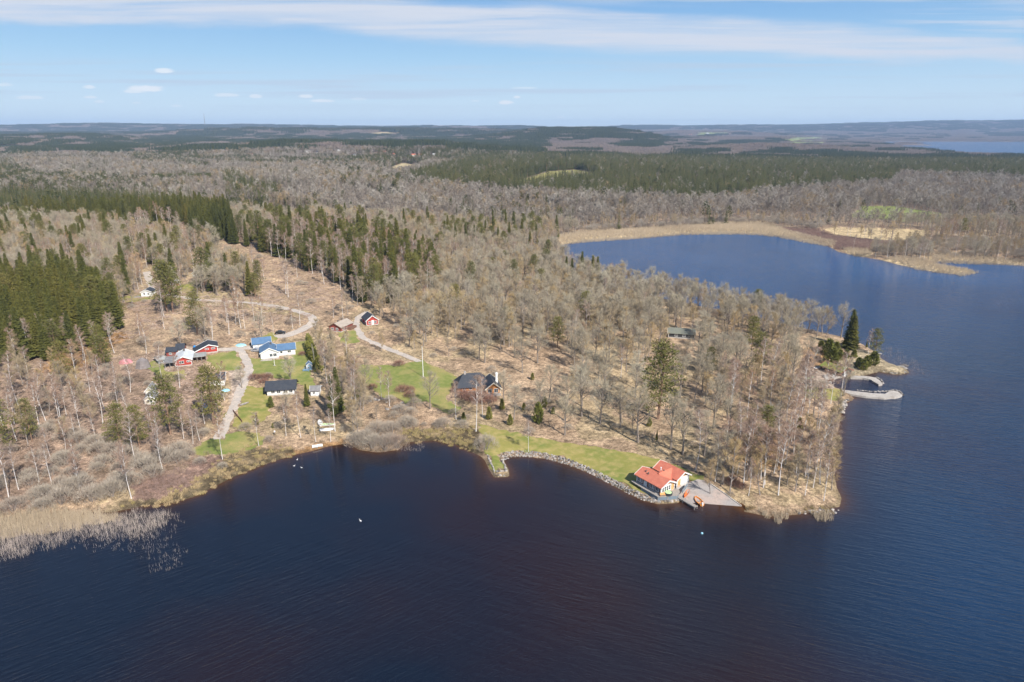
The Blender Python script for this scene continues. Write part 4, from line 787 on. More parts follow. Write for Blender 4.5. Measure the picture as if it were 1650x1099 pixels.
house('orange_roofed_cottage', (646.5,356), (655.5,356), 6, 3, 2.2, 'x', [white]*4, tile_o, white, 'tiny white cottage with bright orange roof in the woods above the peninsula', 'cottage', wins=[('F',.3,1.2,.9,1.0),('F',.7,1.2,.9,1.0)])
house('upper_red_cabin', (275.5,462), (283,462), 4, 2.2, 1.2, 'y', [red_d]*4, roof_g, white, 'tiny red cabin between pines above the upper track', 'cabin', wins=[('F',.5,.9,.8,.8)]); D2.objects['upper_red_cabin'].name = 'small_red_cabin'
house('white_shed', (311,446), (320,447), 4, 2.2, 1.0, 'y', [white]*4, roof_g, white, 'small white shed above the green clearing on the felled hillside', 'shed', wins=[('F',.5,.9,.8,.8)])
house('red_white_shed', (338,451.5), (346,452), 4, 2.0, 1.0, 'y', [red_d]*4, roof_g, white, 'small red shed half hidden by the tall spruce above the track', 'shed', wins=[('F',.5,.9,.8,.8)])
house('grey_cottage', (234.5,652.5), (250,651.5), 5, 2.2, 1.0, 'y', [cream]*4, roof_g, white, 'small cream cottage with grey roof, nearer of the two in the left wood', 'cottage', wins=[('F',.5,.9,1.6,.8)])
house('grey_cottage', (236,639), (248,638.5), 4.5, 2.2, 1.3, 'y', [cream]*4, roof_g, white, 'small cream cottage with grey roof, farther of the two in the left wood', 'cottage', wins=[('F',.5,.9,1.0,.8)])
house('roadside_house', (337,623), (362,621), 6.5, 2.4, 1.4, 'x', [white, white, white, white], roof_k, white, 'white house with dark roof behind the big pine by the gravel road', 'house', wins=[('F',.3,.9,1.0,1.0),('F',.7,.9,1.0,1.0),('R',.5,.9,1.0,1.0)])
# far houses: plain gabled houses with windows
FAR = [((496,247),13,roof_g,white,'large pale house with grey roof, left of the far village','slate'),((513,249),13,roof_k,white,'large white house with dark roof in the far village',''),((486,252),8,roof_g,white,'low white outbuilding at the left end of the far village',''),((546,245),7,roof_w,white,'white house with pale roof on the rise behind the far village',''),
 ((572,252),6,roof_g,white,'small white house with grey roof right of the far village',''),((583,252),6,roof_k,white,'white house with black roof beside the small grey-roofed one',''),((538,259),9,tile_o,red_w,'red-roofed barn below the far village',''),((605,247),9,roof_k,red_w,'red house with slate-dark roof on the far hillside',''),
 ((620,247),6,tile_o,white,'pink-roofed house left of the orange-roofed row',''),((636,251),6,tile_o,white,'white house with orange roof, second in the orange-roofed row',''),((643,258),8,roof_k,white,'white gabled house just below the orange-roofed row',''),((666,252),9,tile_o,cream,'widest orange-roofed house on the far hillside',''),((677,252),5,tile_o,cream,'small orange-roofed house at the right end of its row',''),
 ((700,251),7,roof_w,white,'pale long house at the far right of the hillside village',''),((610,277),6,roof_k,red_w,'dark red barn at the edge of the tan field',''),((320,230),7,tile_o,white,'orange-roofed house beneath the radio mast',''),((333,229),9,roof_k,white,'dark-roofed long house beneath the radio mast',''),((406,251),8,tile_o,white,'house with orange roof in the grey woods left of the village',''),((433,252),8,tile_o,cream,'low orange-roofed barn in the grey woods left of the village',''),
 ((1015,243),8,roof_w,white,'white farmhouse at the foot of the dark wooded hill',''),((1112,219),7,tile_o,white,'orange-roofed house on the far farmland mound',''),((1140,217),7,roof_w,white,'white house on the far farmland mound',''),((300,256),7,roof_w,white,'lone white house in the grey woods on the left','')]
FH = []
for (c_, wpx, rm, wm, lab, _x) in FAR:
    q = W(*c_); w_ = max(9, wpx*q[1]/1100*.62); FH.append((q[0], q[1], w_)); rt = root('village_house', (q[0]-w_/2, q[1], q[2]), random.uniform(-.15,.15), lab, 'house', 'far houses in the wooded hills'); wing(rt, 0, 0, w_, w_*.6, w_*.32+1.5, w_*.2, 'x', [wm]*4, rm, None, .5)
    for u_ in (.25, .5, .75): opening(rt, 'window', 'F', u_*w_, 1.6, w_*.09, w_*.09, w_, w_*.6, white)
# ------------------------------------------------------------------ vehicles and small things
def car(px, rz, m, label, name='car', van=False):
    q = W(*px); rt = root(name, q, rz, label, 'car'); M = MB(); L_, w2 = 4.3, .88
    prof = [(-2.15,.35),(-2.15,.85),(-1.95,1.0),(-1.5,1.05),(-1.0,1.48),(.35,1.48),(1.0,1.02),(1.95,.88),(2.15,.65),(2.15,.35)] if not van else [(-2.15,.35),(-2.15,1.0),(-2.0,1.7),(.9,1.72),(1.5,1.1),(2.05,.95),(2.15,.6),(2.15,.35)]
    n = len(prof); M.add([(x, -w2, z) for x, z in prof]+[(x, w2, z) for x, z in prof], [tuple(range(n)), tuple(range(n, 2*n))[::-1]]+[((i+1) % n, i, n+i, n+(i+1) % n) for i in range(n)]); M.build('body', m, rt)
    M = MB()
    for s_ in (-1, 1): y = s_*(w2+.012); M.add([(-1.3,y,1.06),(.75,y,1.06),(.25,y,1.40),(-.95,y,1.40)], [(0,1,2,3) if s_ < 0 else (3,2,1,0)])
    M.build('side_window', glass, rt)
    for x in (-1.35, 1.35):
        for s_ in (-1, 1): M = MB(); M.tube([(x, s_*.72, .33), (x, s_*.92, .33)], [.33,.33], 12); wz = M.build('wheel', tyre, rt); M = MB(); M.tube([(x, s_*.92, .33), (x, s_*.94, .33)], [.19,.17], 8); M.build('rim', silver, wz)
    for s_ in (-1, 1): M = MB(); M.box(2.12, s_*.62-.16, .62, 2.18, s_*.62+.16, .76); M.build('headlight', white, rt)
    return rt
car((414,566.5), math.radians(-8), silver, 'silver car parked in front of the blue-roofed garage'); car((452,538), math.radians(8), blk, 'black car parked at the end of the gravel road')
def dome(px, r, h, m, name, label, cat, nu=10):
    q = W(*px); M = MB(); o = [(q[0]+r*math.cos(a_)*random.uniform(.9,1.1), q[1]+r*.8*math.sin(a_), q[2]-.1) for a_ in np.linspace(0, 6.28, nu+1)[:-1]]; p1 = [(q[0]+(x-q[0])*.7, q[1]+(y-q[1])*.7, q[2]+h*.7) for x, y, z in o]
    M.add(o+p1+[(q[0], q[1], q[2]+h)], [(i, (i+1) % nu, nu+(i+1) % nu, nu+i) for i in range(nu)]+[(nu+i, nu+(i+1) % nu, 2*nu) for i in range(nu)]); return tag(M.build(name, m), label, cat)
dome((231,592), 3.0, 4.0, tarp_d, 'canvas_tent', 'dark pointed canvas tent left of the red farm', 'tent', 8); dome((203,584), 2.6, 1.4, tarp_p, 'tarpaulin_heap', 'heap under a faded pink tarpaulin left of the dark tent', 'tarpaulin')
dome((388,556.5), 2.3, .7, tarp_b, 'tarpaulin_heap', 'low heap under a pale blue tarpaulin at the end of the driveway', 'tarpaulin'); dome((330,656), .9, 1.3, blue_p, 'garden_ball', 'bright blue round cover in the shade of the big pine', 'cover'); dome((292,557.5), 1.2, 1.3, blue_p, 'garden_cover', 'bright blue cover behind the red farm', 'cover'); dome((363,629), 1.6, .5, tarp_b, 'tarpaulin_sheet', 'blue tarpaulin on bare earth beside the gravel road', 'tarpaulin'); dome((314,562), .8, 1.5, blue_p, 'water_barrel', 'blue barrel at the left corner of the red garage', 'barrel')
q = W(394,652); boat('rowing_boat', (q[0], q[1], q[2]+.05), .9, 3.2, 1.2, .4, wood, 'grey wooden boat lying on the lawn by the gravel road', group='boats pulled ashore')
for px, a_, lab, up, im in (((516,683), 1.95, 'white boat pointing uphill, uppermost of three on the grass', False, white), ((529,686), .12, 'white boat with green inside, middle of three on the grass', False, green_p), ((527,693), .25, 'white upturned boat, lowest of three on the grass', True, white)):
    q = W(*px); boat('rowing_boat', (q[0], q[1], q[2]+.06), a_, 4.4, 1.5, .5, white, lab, inner=im, upside=up, group='boats pulled ashore')
for px, lab in (((507.5,722.5), 'pale garden bench facing the lake, left of the pair'), ((515.5,721), 'pale garden bench facing the lake, right of the pair')):
    q = W(*px); bn = root('garden_bench', q, .2, lab, 'bench', 'benches on the sandy shore'); M = MB(); M.box(-.8,-.25,.42,.8,.25,.48); M.build('seat', white, bn); M = MB(); M.box(-.8,.25,.48,.8,.31,1.0); M.build('backrest', white, bn)
    for q_ in (-.7, .7): M = MB(); M.box(q_-.04,-.22,-.2,q_+.04,.22,.416); M.build('leg', wood, bn)
q = W(682,608); fp = root('flagpole', q, 0, 'tall white flagpole on the green lawn left of the log house', 'flagpole'); M = MB(); M.tube([(0,0,-.3),(0,0,6),(0,0,12.5)], [.15,.12,.07], 8); M.build('pole', white, fp); M = MB(); M.lump((0,0,12.6), (.16,.16,.16), 1, 0, 0, 8, 6); M.build('finial', or_p, fp); M = MB(); M.box(-.35,-.35,-.3,.35,.35,.15); M.build('base', conc, fp)
q = W(442.5,589); fp = root('garden_post', q, 0, 'short white post in the lawn before the blue-roofed house', 'post'); M = MB(); M.tube([(0,0,-.2),(0,0,3.0)], [.1,.08], 8); M.build('pole', white, fp); M = MB(); M.box(-.5,-.4,-.2,.5,.4,.12); M.build('base', r2, fp)
for i, px in enumerate(((505.5,588), (507.5,594))): q = W(*px); M = MB(); M.tube([q, (q[0], q[1], q[2]+8.5)], [.12,.09], 6); tag(M.build('utility_pole', wood), ('thin grey pole in front of the evergreen hedge, upper of two', 'thin grey pole in front of the evergreen hedge, lower of two')[i], 'pole', 'grey poles by the hedge')
M = MB(); a_, b_ = W(376,664), W(390,681)
for k in range(6): t = k/5; x, y = a_[0]+(b_[0]-a_[0])*t, a_[1]+(b_[1]-a_[1])*t; M.box(x-.07, y-.07, hz(x,y)-.3, x+.07, y+.07, hz(x,y)+.9)
M.beam((a_[0],a_[1],hz(*a_[:2])+.8), (b_[0],b_[1],hz(*b_[:2])+.8), .1, .18); M.beam((a_[0],a_[1],hz(*a_[:2])+.4), (b_[0],b_[1],hz(*b_[:2])+.4), .1, .18); tag(M.build('rail_fence', brn), 'low brown rail fence running from the gravel road toward the shore', 'fence')
def bird(px, rz, lab, s_=1.):
    q = G(*px, 0); r_ = root('water_bird', (q[0], q[1], 0), rz, lab, 'bird', 'white birds on the bay'); r_.scale = (s_,)*3; M = MB(); M.lump((0,0,.16), (.42,.22,.2), 3, 0, .05, 10, 7); M.tube([(.3,0,.22),(.42,0,.42),(.46,0,.58)], [.09,.06,.05], 6); M.lump((.5,0,.6), (.11,.07,.07), 2, 0, .03, 8, 6); M.tube([(-.35,0,.2),(-.6,0,.3)], [.12,.02], 6); M.build('body', white, r_, True); M = MB(); M.tube([(.6,0,.6),(.7,0,.58)], [.03,.01], 5); M.build('beak', or_p, r_)
bird((581,840), 2.4, 'white bird alone on the open bay', .8); bird((474,751), .5, 'white bird near the sand, leftmost of three', .55); bird((486,754), 3.0, 'white bird near the sand, farthest out of three', .55); bird((479,741), 1.2, 'white bird near the sand, closest to shore', .55)
q = G(1131,860,0); by = root('buoy', (q[0],q[1],0), 0, 'small pale blue buoy off the slipway', 'buoy'); M = MB(); M.lump((0,0,.12), (.3,.3,.28), 1, 0, 0, 12, 8); M.build('float', tarp_b, by, True); M = MB(); M.tube([(0,0,.38),(0,0,.52)], [.04,.04], 6); M.build('ring', blk, by)
# radio mast on the skyline
q = W(331,206); mh = (212-186)/1100*q[1]+CH-q[2]; M = MB()
for k in range(3): a_ = k*2.094; M.beam((q[0]+3*math.cos(a_), q[1]+3*math.sin(a_), q[2]-3), (q[0]+.5*math.cos(a_), q[1]+.5*math.sin(a_), q[2]+mh), 2.2, 2.2)
for k in range(1, 12):
    z = q[2]+mh*k/12; r_ = 3-2.5*k/12
    for j in range(3): a_, b_ = j*2.094, (j+1)*2.094; M.beam((q[0]+r_*math.cos(a_), q[1]+r_*math.sin(a_), z), (q[0]+r_*math.cos(b_), q[1]+r_*math.sin(b_), z+4), 1.0, 1.0)
tag(M.build('radio_mast', r1), 'thin lattice radio mast on the left skyline', 'mast')
# person on the slope above the shore
q = W(443,701)
def person():
    J = {'pel':(0,0,.92),'che':(0,.01,1.32),'nec':(0,.0,1.48),'hea':(0,-.01,1.62),'top':(0,-.01,1.72),'ls':(-.19,0,1.40),'le':(-.25,.02,1.13),'lw':(-.24,-.08,.90),'rs':(.19,0,1.40),'re':(.25,.02,1.13),'rw':(.24,-.08,.90),'lh':(-.1,0,.88),'lk':(-.12,-.02,.48),'la':(-.12,.03,.08),'lt':(-.12,-.14,.03),'rh':(.1,0,.88),'rk':(.12,.0,.48),'ra':(.12,.05,.08),'rt':(.12,-.12,.03),'lf':(-.24,-.12,.80),'rf':(.24,-.12,.80)}
    E_ = [('pel','che'),('che','nec'),('nec','hea'),('hea','top'),('che','ls'),('ls','le'),('le','lw'),('lw','lf'),('che','rs'),('rs','re'),('re','rw'),('rw','rf'),('pel','lh'),('lh','lk'),('lk','la'),('la','lt'),('pel','rh'),('rh','rk'),('rk','ra'),('ra','rt')]
    Rd = {'pel':.14,'che':.16,'nec':.06,'hea':.105,'top':.07,'ls':.07,'le':.05,'lw':.035,'rs':.07,'re':.05,'rw':.035,'lh':.1,'lk':.065,'la':.045,'lt':.04,'rh':.1,'rk':.065,'ra':.045,'rt':.04,'lf':.04,'rf':.04}
    K = list(J); me = D2.meshes.new('person'); me.from_pydata([J[k] for k in K], [(K.index(a), K.index(b)) for a, b in E_], []); o = D2.objects.new('person', me); C.objects.link(o)
    o.modifiers.new('skin', 'SKIN'); sv = me.skin_vertices[0].data
    for i, k in enumerate(K): sv[i].radius = (Rd[k], Rd[k]*.8); sv[i].use_root = k == 'pel'
    s_ = o.modifiers.new('sub', 'SUBSURF'); s_.levels = 1; s_.render_levels = 2; m = mat('clothing', (.7,.68,.66), .8); N = m.node_tree.nodes; L = m.node_tree.links
    tc = N.new('ShaderNodeTexCoord'); sx = N.new('ShaderNodeSeparateXYZ'); L.new(tc.outputs['Object'], sx.inputs[0]); r = N.new('ShaderNodeValToRGB'); r.color_ramp.interpolation = 'CONSTANT'; e = r.color_ramp.elements
    cs = [(0,(.05,.04,.04)),(.055,(.10,.07,.06)),(.47,(.72,.70,.68)),(.76,(.5,.33,.25)),(.84,(.10,.06,.04))]
    while len(e) < len(cs): e.new(.5)
    for k, (p_, c_) in enumerate(cs): e[k].position = p_; e[k].color = (*c_, 1)
    dv = N.new('ShaderNodeMath'); dv.operation = 'DIVIDE'; dv.inputs[1].default_value = 2; L.new(sx.outputs[2], dv.inputs[0]); L.new(dv.outputs[0], r.inputs[0]); L.new(r.outputs[0], N['Principled BSDF'].inputs['Base Color']); me.materials.append(m)
    o.location = q; o.rotation_euler = (0, 0, .4); tag(o, 'person in white top and dark trousers standing on the slope above the shore', 'person')
person()
# evergreen hedge: one clipped row
M = MB(); hr_ = random.Random(5); hp = [W(a_, b_) for a_, b_ in [(498,560),(500,568),(503,576),(507,584),(511,592),(515,600)]]
for i in range(2600):
    t = hr_.random()*(len(hp)-1.001); k = int(t); c_ = Vector(hp[k]).lerp(Vector(hp[k+1]), t-k); a_ = hr_.uniform(0, 6.28); z = hr_.random(); hh = 5.6+1.2*math.sin(t*4); rr = 1.8*(1-z**3)*hr_.uniform(.6,1.05)
    blade(M, c_+Vector((math.cos(a_)*rr, math.sin(a_)*rr, z*hh)), Vector((math.cos(a_)*.5, math.sin(a_)*.5, .9))+rv(hr_, .3), hr_.uniform(.5,.9), .4, hr_)
hd = M.build('hedge', jun_f); tag(hd, 'tall yellow-green evergreen hedge right of the blue-roofed house', 'hedge')
# ------------------------------------------------------------------ reeds, sedge, logging litter
reed_tan = mat('dry_reed', (.50,.38,.22), .9, .1, vary=[(0,(.38,.30,.21)),(.5,(.47,.38,.27)),(1,(.55,.45,.32))]); reed_gr = mat('grey_reed', (.42,.36,.34), .9, .1, vary=[(0,(.38,.32,.30)),(1,(.50,.42,.34))]); sedge_m = mat('sedge', (.36,.29,.12), .95, .1, vary=[(0,(.46,.36,.20)),(.35,(.34,.28,.12)),(.7,(.42,.32,.18)),(1,(.28,.20,.11))]); sedge_r = mat('heath', (.25,.17,.14), .95, .1, vary=[(0,(.20,.13,.11)),(1,(.33,.24,.20))])
brush_m = mat('cut_branches', (.34,.25,.20), .9, .1, vary=[(0,(.26,.19,.15)),(.5,(.40,.30,.24)),(.9,(.52,.42,.33)),(1,(.18,.14,.12))])
def tuft(name, n, R, H, w, m, seed, lean=.12):
    r = random.Random(seed); M = MB()
    for _ in range(n): a_ = r.uniform(0, 6.28); rr = R*r.random()**.5; blade(M, Vector((math.cos(a_)*rr, math.sin(a_)*rr, -.2)), Vector((r.gauss(0,lean), r.gauss(0,lean), 1)), H*r.uniform(.6,1.1), w, r)
    return D2.objects.new(name, M.mesh(name, m))
def fill(polys, s_, hmin=None, sc=(.8,1.2), prob=1., water=False):
    out = []
    for p in polys:
        wp = np.array([G(*q_, 0)[:2] for q_ in p]); x0, y0 = wp.min(0); x1, y1 = wp.max(0); gx, gy = np.meshgrid(np.arange(x0, x1, s_), np.arange(y0, y1, s_)); gx = (gx+RNG.uniform(-.5,.5,gx.shape)*s_).ravel(); gy = (gy+RNG.uniform(-.5,.5,gy.shape)*s_).ravel()
        d = sdist(wp, gx, gy); k = (d > -.5*s_) & (RNG.random(gx.shape) < prob*np.clip(.35+d/3, 0, 1)); gx, gy = gx[k], gy[k]; z = np.maximum(hgt(gx, gy), 0); n_ = len(gx); out.append(np.stack([gx, gy, z, RNG.uniform(*sc, n_), RNG.uniform(0,6.28,n_), RNG.integers(0,3,n_), np.ones(n_)], 1))
    return np.concatenate(out)
T1 = [tuft('tan_reed_tuft', 46, .8, 2.2, .07, reed_tan, s_) for s_ in (1,2,3)]; T2 = [tuft('grey_reed_tuft', 26, 1.3, 1.7, .05, reed_gr, s_, .2) for s_ in (4,5,6)]; T2B = [tuft('sparse_reed_tuft', 5, 1.0, 1.1, .05, reed_gr, s_, .2) for s_ in (14,15,16)]; T3 = [tuft('sedge_tuft', 70, .55, .75, .16, sedge_m, s_, .5) for s_ in (7,8,9)]; T4 = [tuft('heath_tuft', 60, .8, 1.0, .07, sedge_r, s_, .5) for s_ in (10,11,12)]
REEDN = [[(-150,838),(0,834),(60,826),(130,824),(175,828),(190,840),(120,852),(60,862),(0,872),(-150,895)]]
REEDS2 = [[(-150,865),(0,858),(80,846),(190,832),(230,824),(262,826),(285,836),(262,850),(240,868),(180,868),(120,868),(70,885),(30,902),(0,904),(-150,925)]]
REEDS3 = [[(100,868),(250,862),(285,868),(310,895),(285,925),(250,922),(225,895),(130,885)]]
instancer('tan_reeds', np.concatenate([fill(REEDN, 1.0), fill(REEDG, 2.0, sc=(.9,1.3)), fill([[(1212,824),(1235,828),(1264,832),(1262,846),(1235,842)], [(1295,826),(1340,822),(1348,838),(1318,842)], [(1228,826),(1330,826),(1330,834),(1240,834)]], 1.0, sc=(.6,1.15), prob=.42)]), T1, 'dry tan reeds along the shores', 'reeds')
instancer('grey_reeds', np.concatenate([fill(REEDS2, 1.15, prob=.8), fill([[(640,722),(700,712),(690,724),(600,735),(570,728)]], 1.5, sc=(.5,.8), prob=.5)]), T2, 'sparse grey reeds standing in the dark water of the bay', 'reeds')
instancer('sparse_reeds', np.concatenate([fill(REEDS3, 1.1, sc=(.6,1.1), prob=.8), fill([[(1412,560),(1440,560),(1490,588),(1500,608),(1462,598)]], 1.3, sc=(.7,1.2), prob=.9), fill(REEDS2, 1.3, sc=(.8,1.2), prob=.7), fill([[(180,835),(300,825),(300,850),(240,872),(120,885)]], 1.6, prob=.6)]), T2B, 'thin scattered reed stems standing in open water', 'reeds')
instancer('sedge', fill(MARSH+[[(1200,818),(1240,826),(1352,815),(1350,822),(1300,830),(1230,830)]], 1.2, sc=(.7,1.6), prob=.5), T3, 'yellow sedge tussocks along the marshy shore', 'sedge'); instancer('heath', fill([REDMARSH, MRED], 1.6, sc=(.9,1.5), prob=.8), T4, 'dark reddish bog scrub behind the sedge', 'scrub')
def litter(seed):
    r = random.Random(seed); M = MB()
    for _ in range(16): a_ = r.uniform(0, 6.28); c_ = Vector((r.gauss(0,1.2), r.gauss(0,1.2), r.uniform(.05,.3))); d = Vector((math.cos(a_), math.sin(a_), r.gauss(0,.12))); M.beam(c_, c_+d*r.uniform(.6,2.2), .10, .10)
    for _ in range(2): x, y = r.gauss(0,1.3), r.gauss(0,1.3); M.tube([(x,y,-.2),(x,y,.35)], [.22,.2], 6)
    return D2.objects.new('branch_heap', M.mesh('branch_heap', brush_m))
instancer('logging_debris', np.concatenate([fill(CLEAR, 4.0, sc=(.6,1.2), prob=.7), fill([[(0,600),(190,590),(330,620),(320,700),(150,720),(0,760)]], 6.0, sc=(.6,1.1), prob=.6)]), [litter(s_) for s_ in (1,2,3)], 'cut branches and stumps littering the felled hillside', 'debris')
# ------------------------------------------------------------------ where trees stand
DARK = [([(0,262),(40,270),(120,285),(200,292),(205,306),(100,304),(0,300)], .8, 1), ([(330,262),(420,268),(560,272),(700,262),(640,284),(480,300),(380,290)], .3, 0), ([(0,262),(120,258),(260,262),(330,275),(200,290),(60,285)], .38, 0),  # dense conifer stands: outline of the stand's canopy at mid height, share of conifers
 ([(-150,400),(0,425),(30,445),(70,438),(110,430),(130,435),(150,460),(172,455),(188,478),(192,512),(185,530),(120,545),(60,540),(0,545),(-150,545)], 1., 0),
 ([(-150,300),(0,303),(100,308),(210,315),(300,326),(362,338),(380,358),(378,378),(350,378),(300,358),(210,346),(150,346),(80,345),(0,338),(-150,332)], 1., 0),
 ([(430,366),(470,357),(550,360),(575,370),(620,380),(700,405),(712,440),(650,455),(600,462),(545,447),(490,432),(440,405),(400,388)], .56, 1),
 ([(358,285),(390,284),(412,294),(455,306),(420,330),(365,325)], .86, 0),
 ([(660,282),(700,270),(770,256),(830,251),(1000,250),(1100,249),(1200,250),(1300,243),(1400,246),(1450,250),(1650,252),(1900,252),(1900,288),(1650,286),(1560,282),(1450,278),(1440,292),(1330,298),(1240,306),(1200,312),(1140,318),(1050,315),(1000,314),(940,312),(880,308),(830,304),(780,300),(720,297),(690,292)], .985, 0),
 ([(-200,218),(0,218),(147,214),(183,220),(227,229),(223,238),(167,247),(133,241),(90,235),(0,230),(-200,234)], .86, 0),
 ([(230,225),(300,214),(367,207),(550,205),(640,209),(740,209),(860,208),(900,205),(985,206),(1060,219),(1100,231),(1040,236),(980,233),(1010,222),(960,221),(880,230),(870,241),(820,246),(760,241),(740,239),(550,229),(400,233),(367,230),(467,221),(380,217),(300,226),(240,231)], .78, 0),
 ([(260,239),(417,233),(417,237),(265,243)], .9, 0), ([(-100,256),(20,258),(20,284),(-100,286)], .9, 0), ([(115,274),(180,260),(175,284),(120,300)], .55, 0),
 ([(-150,294),(0,294),(60,285),(200,300),(120,312),(-150,306)], .7, 1), ([(220,245),(287,261),(240,266),(215,258)], .7, 1),
 ([(1100,231),(1250,222),(1260,226),(1130,236)], .8, 0), ([(1100,240),(1250,238),(1410,246),(1100,252)], .85, 0), ([(0,197),(450,198),(600,201),(850,203),(870,208),(560,208),(300,210),(0,208)], .6, 0),
 ([(930,203),(1100,203),(1300,202),(1500,196),(1700,194),(1700,208),(1500,210),(1300,212),(1100,210)], .6, 0), ([(1590,214),(1700,213),(1700,221),(1600,220)], .8, 0),
 ([(500,262),(620,285),(640,310),(560,300),(500,280)], .3, 1), ([(840,315),(980,318),(1040,330),(900,332)], .2, 0),
 ([(1130,345),(1175,340),(1180,372),(1130,372)], .4, 1)]
KEEP = list(LAWN.values())+FIELD+[KNOLL, MTAN]+REEDG+[SAND]+DIRT+[MRED]
HOUSES_PX = [((1062,782),13),((1350,600),9),((1100,542),9),((756,628),11),((794,630),12),((600,524),7),((545,528),11),((440,574),13),((335,566),9),((298,585),13),((452,632),9),((508,637),6),((497,597),5),((236,476),6),((240,650),7),((320,448),4),((278,463),3),((205,583),5),((232,590),6),((322,612),6),((333,655),4),((527,686),7),((651,355),7),((442,700),4),((1320,612),6)]

HW = [(W(*p)[0], W(*p)[1], r) for p, r in HOUSES_PX]
road_polys = [np.array([q[:2] for q in line_poly(p, 7)]) for p, w in RP]
PTS = {k: [] for k in ('oak_tree','birch_tree','alder_tree','spruce_tree','pine_tree','juniper','willow_shrub','garden_shrub','far_bare','far_spruce','far_pine')}
# hand-surveyed trees: (base px, base py, top py)
HAND = {'birch_tree': [(178,554,503),(156,569,515),(134,580,520),(113,567,505),(48,577,505),(31,565,500),(226,543,505),(265,530,480),(342,542,490),(330,530,485),(369,539,480),(380,523,470),(30,654,560),(64,688,610),(74,678,600),(97,689,610),(107,669,620),(121,659,610),(168,659,600),
   (14,801,700),(30,789,712),(63,777,726),(82,740,690),(106,729,670),(123,713,660),(128,789,738),(156,713,660),(257,743,700),(247,707,650),(296,707,650),(311,715,690),(322,710,660),(330,683,640),(461,702,655),(485,705,625),(509,712,655),(533,712,660),(540,695,600),
   (628,655,590),(615,642,590),(735,676,606),(767,695,590),(778,673,600),(1120,758,660),(1152,776,690),(1165,766,660),(1186,769,682),(1198,784,675),(1206,799,750),(1230,786,672),(1226,772,668),(1251,756,680),(1254,798,672),(1283,766,685),(1297,768,690),(1301,764,690),(1310,786,700),(1297,798,720),(1327,807,725),(1399,571,545),
   (366,520,470),(395,530,480),(410,517,470),(423,524,470),(440,540,500),(472,530,495),(70,560,505),(90,570,508),(190,640,575),(210,632,570),(145,632,580),(240,690,640)],
 'alder_tree': [(1340,790,730),(1338,770,700),(1339,745,680),(1341,715,655),(1343,690,640),(1347,668,628),(1330,780,710),(1328,750,690),(1334,730,670),(1335,705,655),(1160,724,690),(1172,748,700),(1215,775,735),(1240,768,720),(1268,782,735)],
 'pine_tree': [(345,683,590),(275,700,605),(318,539,472),(270,504,420),(279,504,425),(330,466,400),(225,722,655),(195,722,650),(412,480,440),(1060,675,550),(1409,572,530),(898,560,511),(817,545,496),(943,525,470),(1143,605,560),(1232,720,655),(880,445,402),(794,448,415),(815,438,404),(2,740,640),(1222,600,536)],
 'spruce_tree': [(1368,561,497),(1372,563,508),(912,455,412),(921,455,415),(937,455,404),(954,462,410),(962,462,412),(693,452,395),(677,455,385),(657,440,366),(627,430,390),(567,425,366),(537,672,600),(545,665,590),(577,640,600),(495,655,618),(1058,709,693),(1396,560,548),(415,686,664),(340,470,430),(1010,560,530)],
 'oak_tree': [(910,701,640),(967,683,610),(884,648,592),(1000,689,625),(1028,713,622),(1081,724,640),(828,676,620),(811,646,600),(693,659,602),(470,624,575),(390,625,590),(462,672,634),(1255,640,590),(1300,600,545)],
 'juniper': [(788,676,655),(822,685,667),(844,661,649),(867,680,647),(877,656,638),(809,660,642),(891,667,656),(1046,687,672),(437,657,638),(1340,587,558),(1334,572,545),(1347,567,550),(1352,580,562),(1363,577,562),(1376,576,563),(1383,592,575),(1391,596,578),(1396,591,572),(1407,588,565),(1322,565,548),(747,680,664),(1287,693,672),(858,612,600),(868,684,676),(440,690,682)],
 'garden_shrub': [(1176,780,770),(1186,784,774),(1196,788,778),(1182,776,766),(745,640,628),(755,645,630),(765,648,630),(775,648,632),(735,632,622),(788,650,636),(410,612,602),(422,612,602),(432,611,602),(425,618,610),(487,573,566),(648,632,620),(660,632,622),(643,590,580),(660,640,630),(600,627,618)],
 'willow_shrub': [(783,724,690),(640,722,690),(600,722,690),(620,724,688),(575,718,680),(590,715,680),(655,690,660),(608,700,665),(630,700,670),(715,690,665),(745,690,670),(100,812,770),(150,808,762),(180,800,760),(75,805,770),(205,785,745),(235,760,720),(265,745,705),(130,790,750),(290,735,700)]}
ZC = [None]
def put(kind, x, y, h, vi=None, sx=1.):
    z_ = ZC[0] if ZC[0] is not None else hz(x, y)
    base = {'oak_tree':16,'birch_tree':22,'alder_tree':15.5,'spruce_tree':20,'pine_tree':19,'juniper':4.2,'willow_shrub':4.0,'garden_shrub':1.9,'far_bare':16,'far_spruce':20,'far_pine':18}[kind]
    n = len(KIND[kind]); PTS[kind].append((x, y, z_, h/base, random.uniform(0, 6.283), random.randrange(n) if vi is None else vi, sx))
hand_xy = []
for kind, L_ in HAND.items():
    for (bx, by, ty) in L_:
        x, y, z = W(bx, by); r0 = ray(bx, ty); t = y/r0[1]; h = max(1.0, (CH+r0[2]*t)-z)
        if kind == 'birch_tree': h = min(max(h, 11), 25)
        if kind in ('willow_shrub',): h = max(3.0, min(h*.75, 5.0))
        put(kind, x, y, h, (1 if bx % 2 else 3) if kind == 'pine_tree' else None, 1.2 if kind == 'pine_tree' else 1.25 if (kind == 'spruce_tree' and bx > 1300) else (1.45 if (kind == 'juniper' and bx > 1300) else 1.)); hand_xy.append((x, y, 3.2 if kind in ('oak_tree','pine_tree') else 1.6))
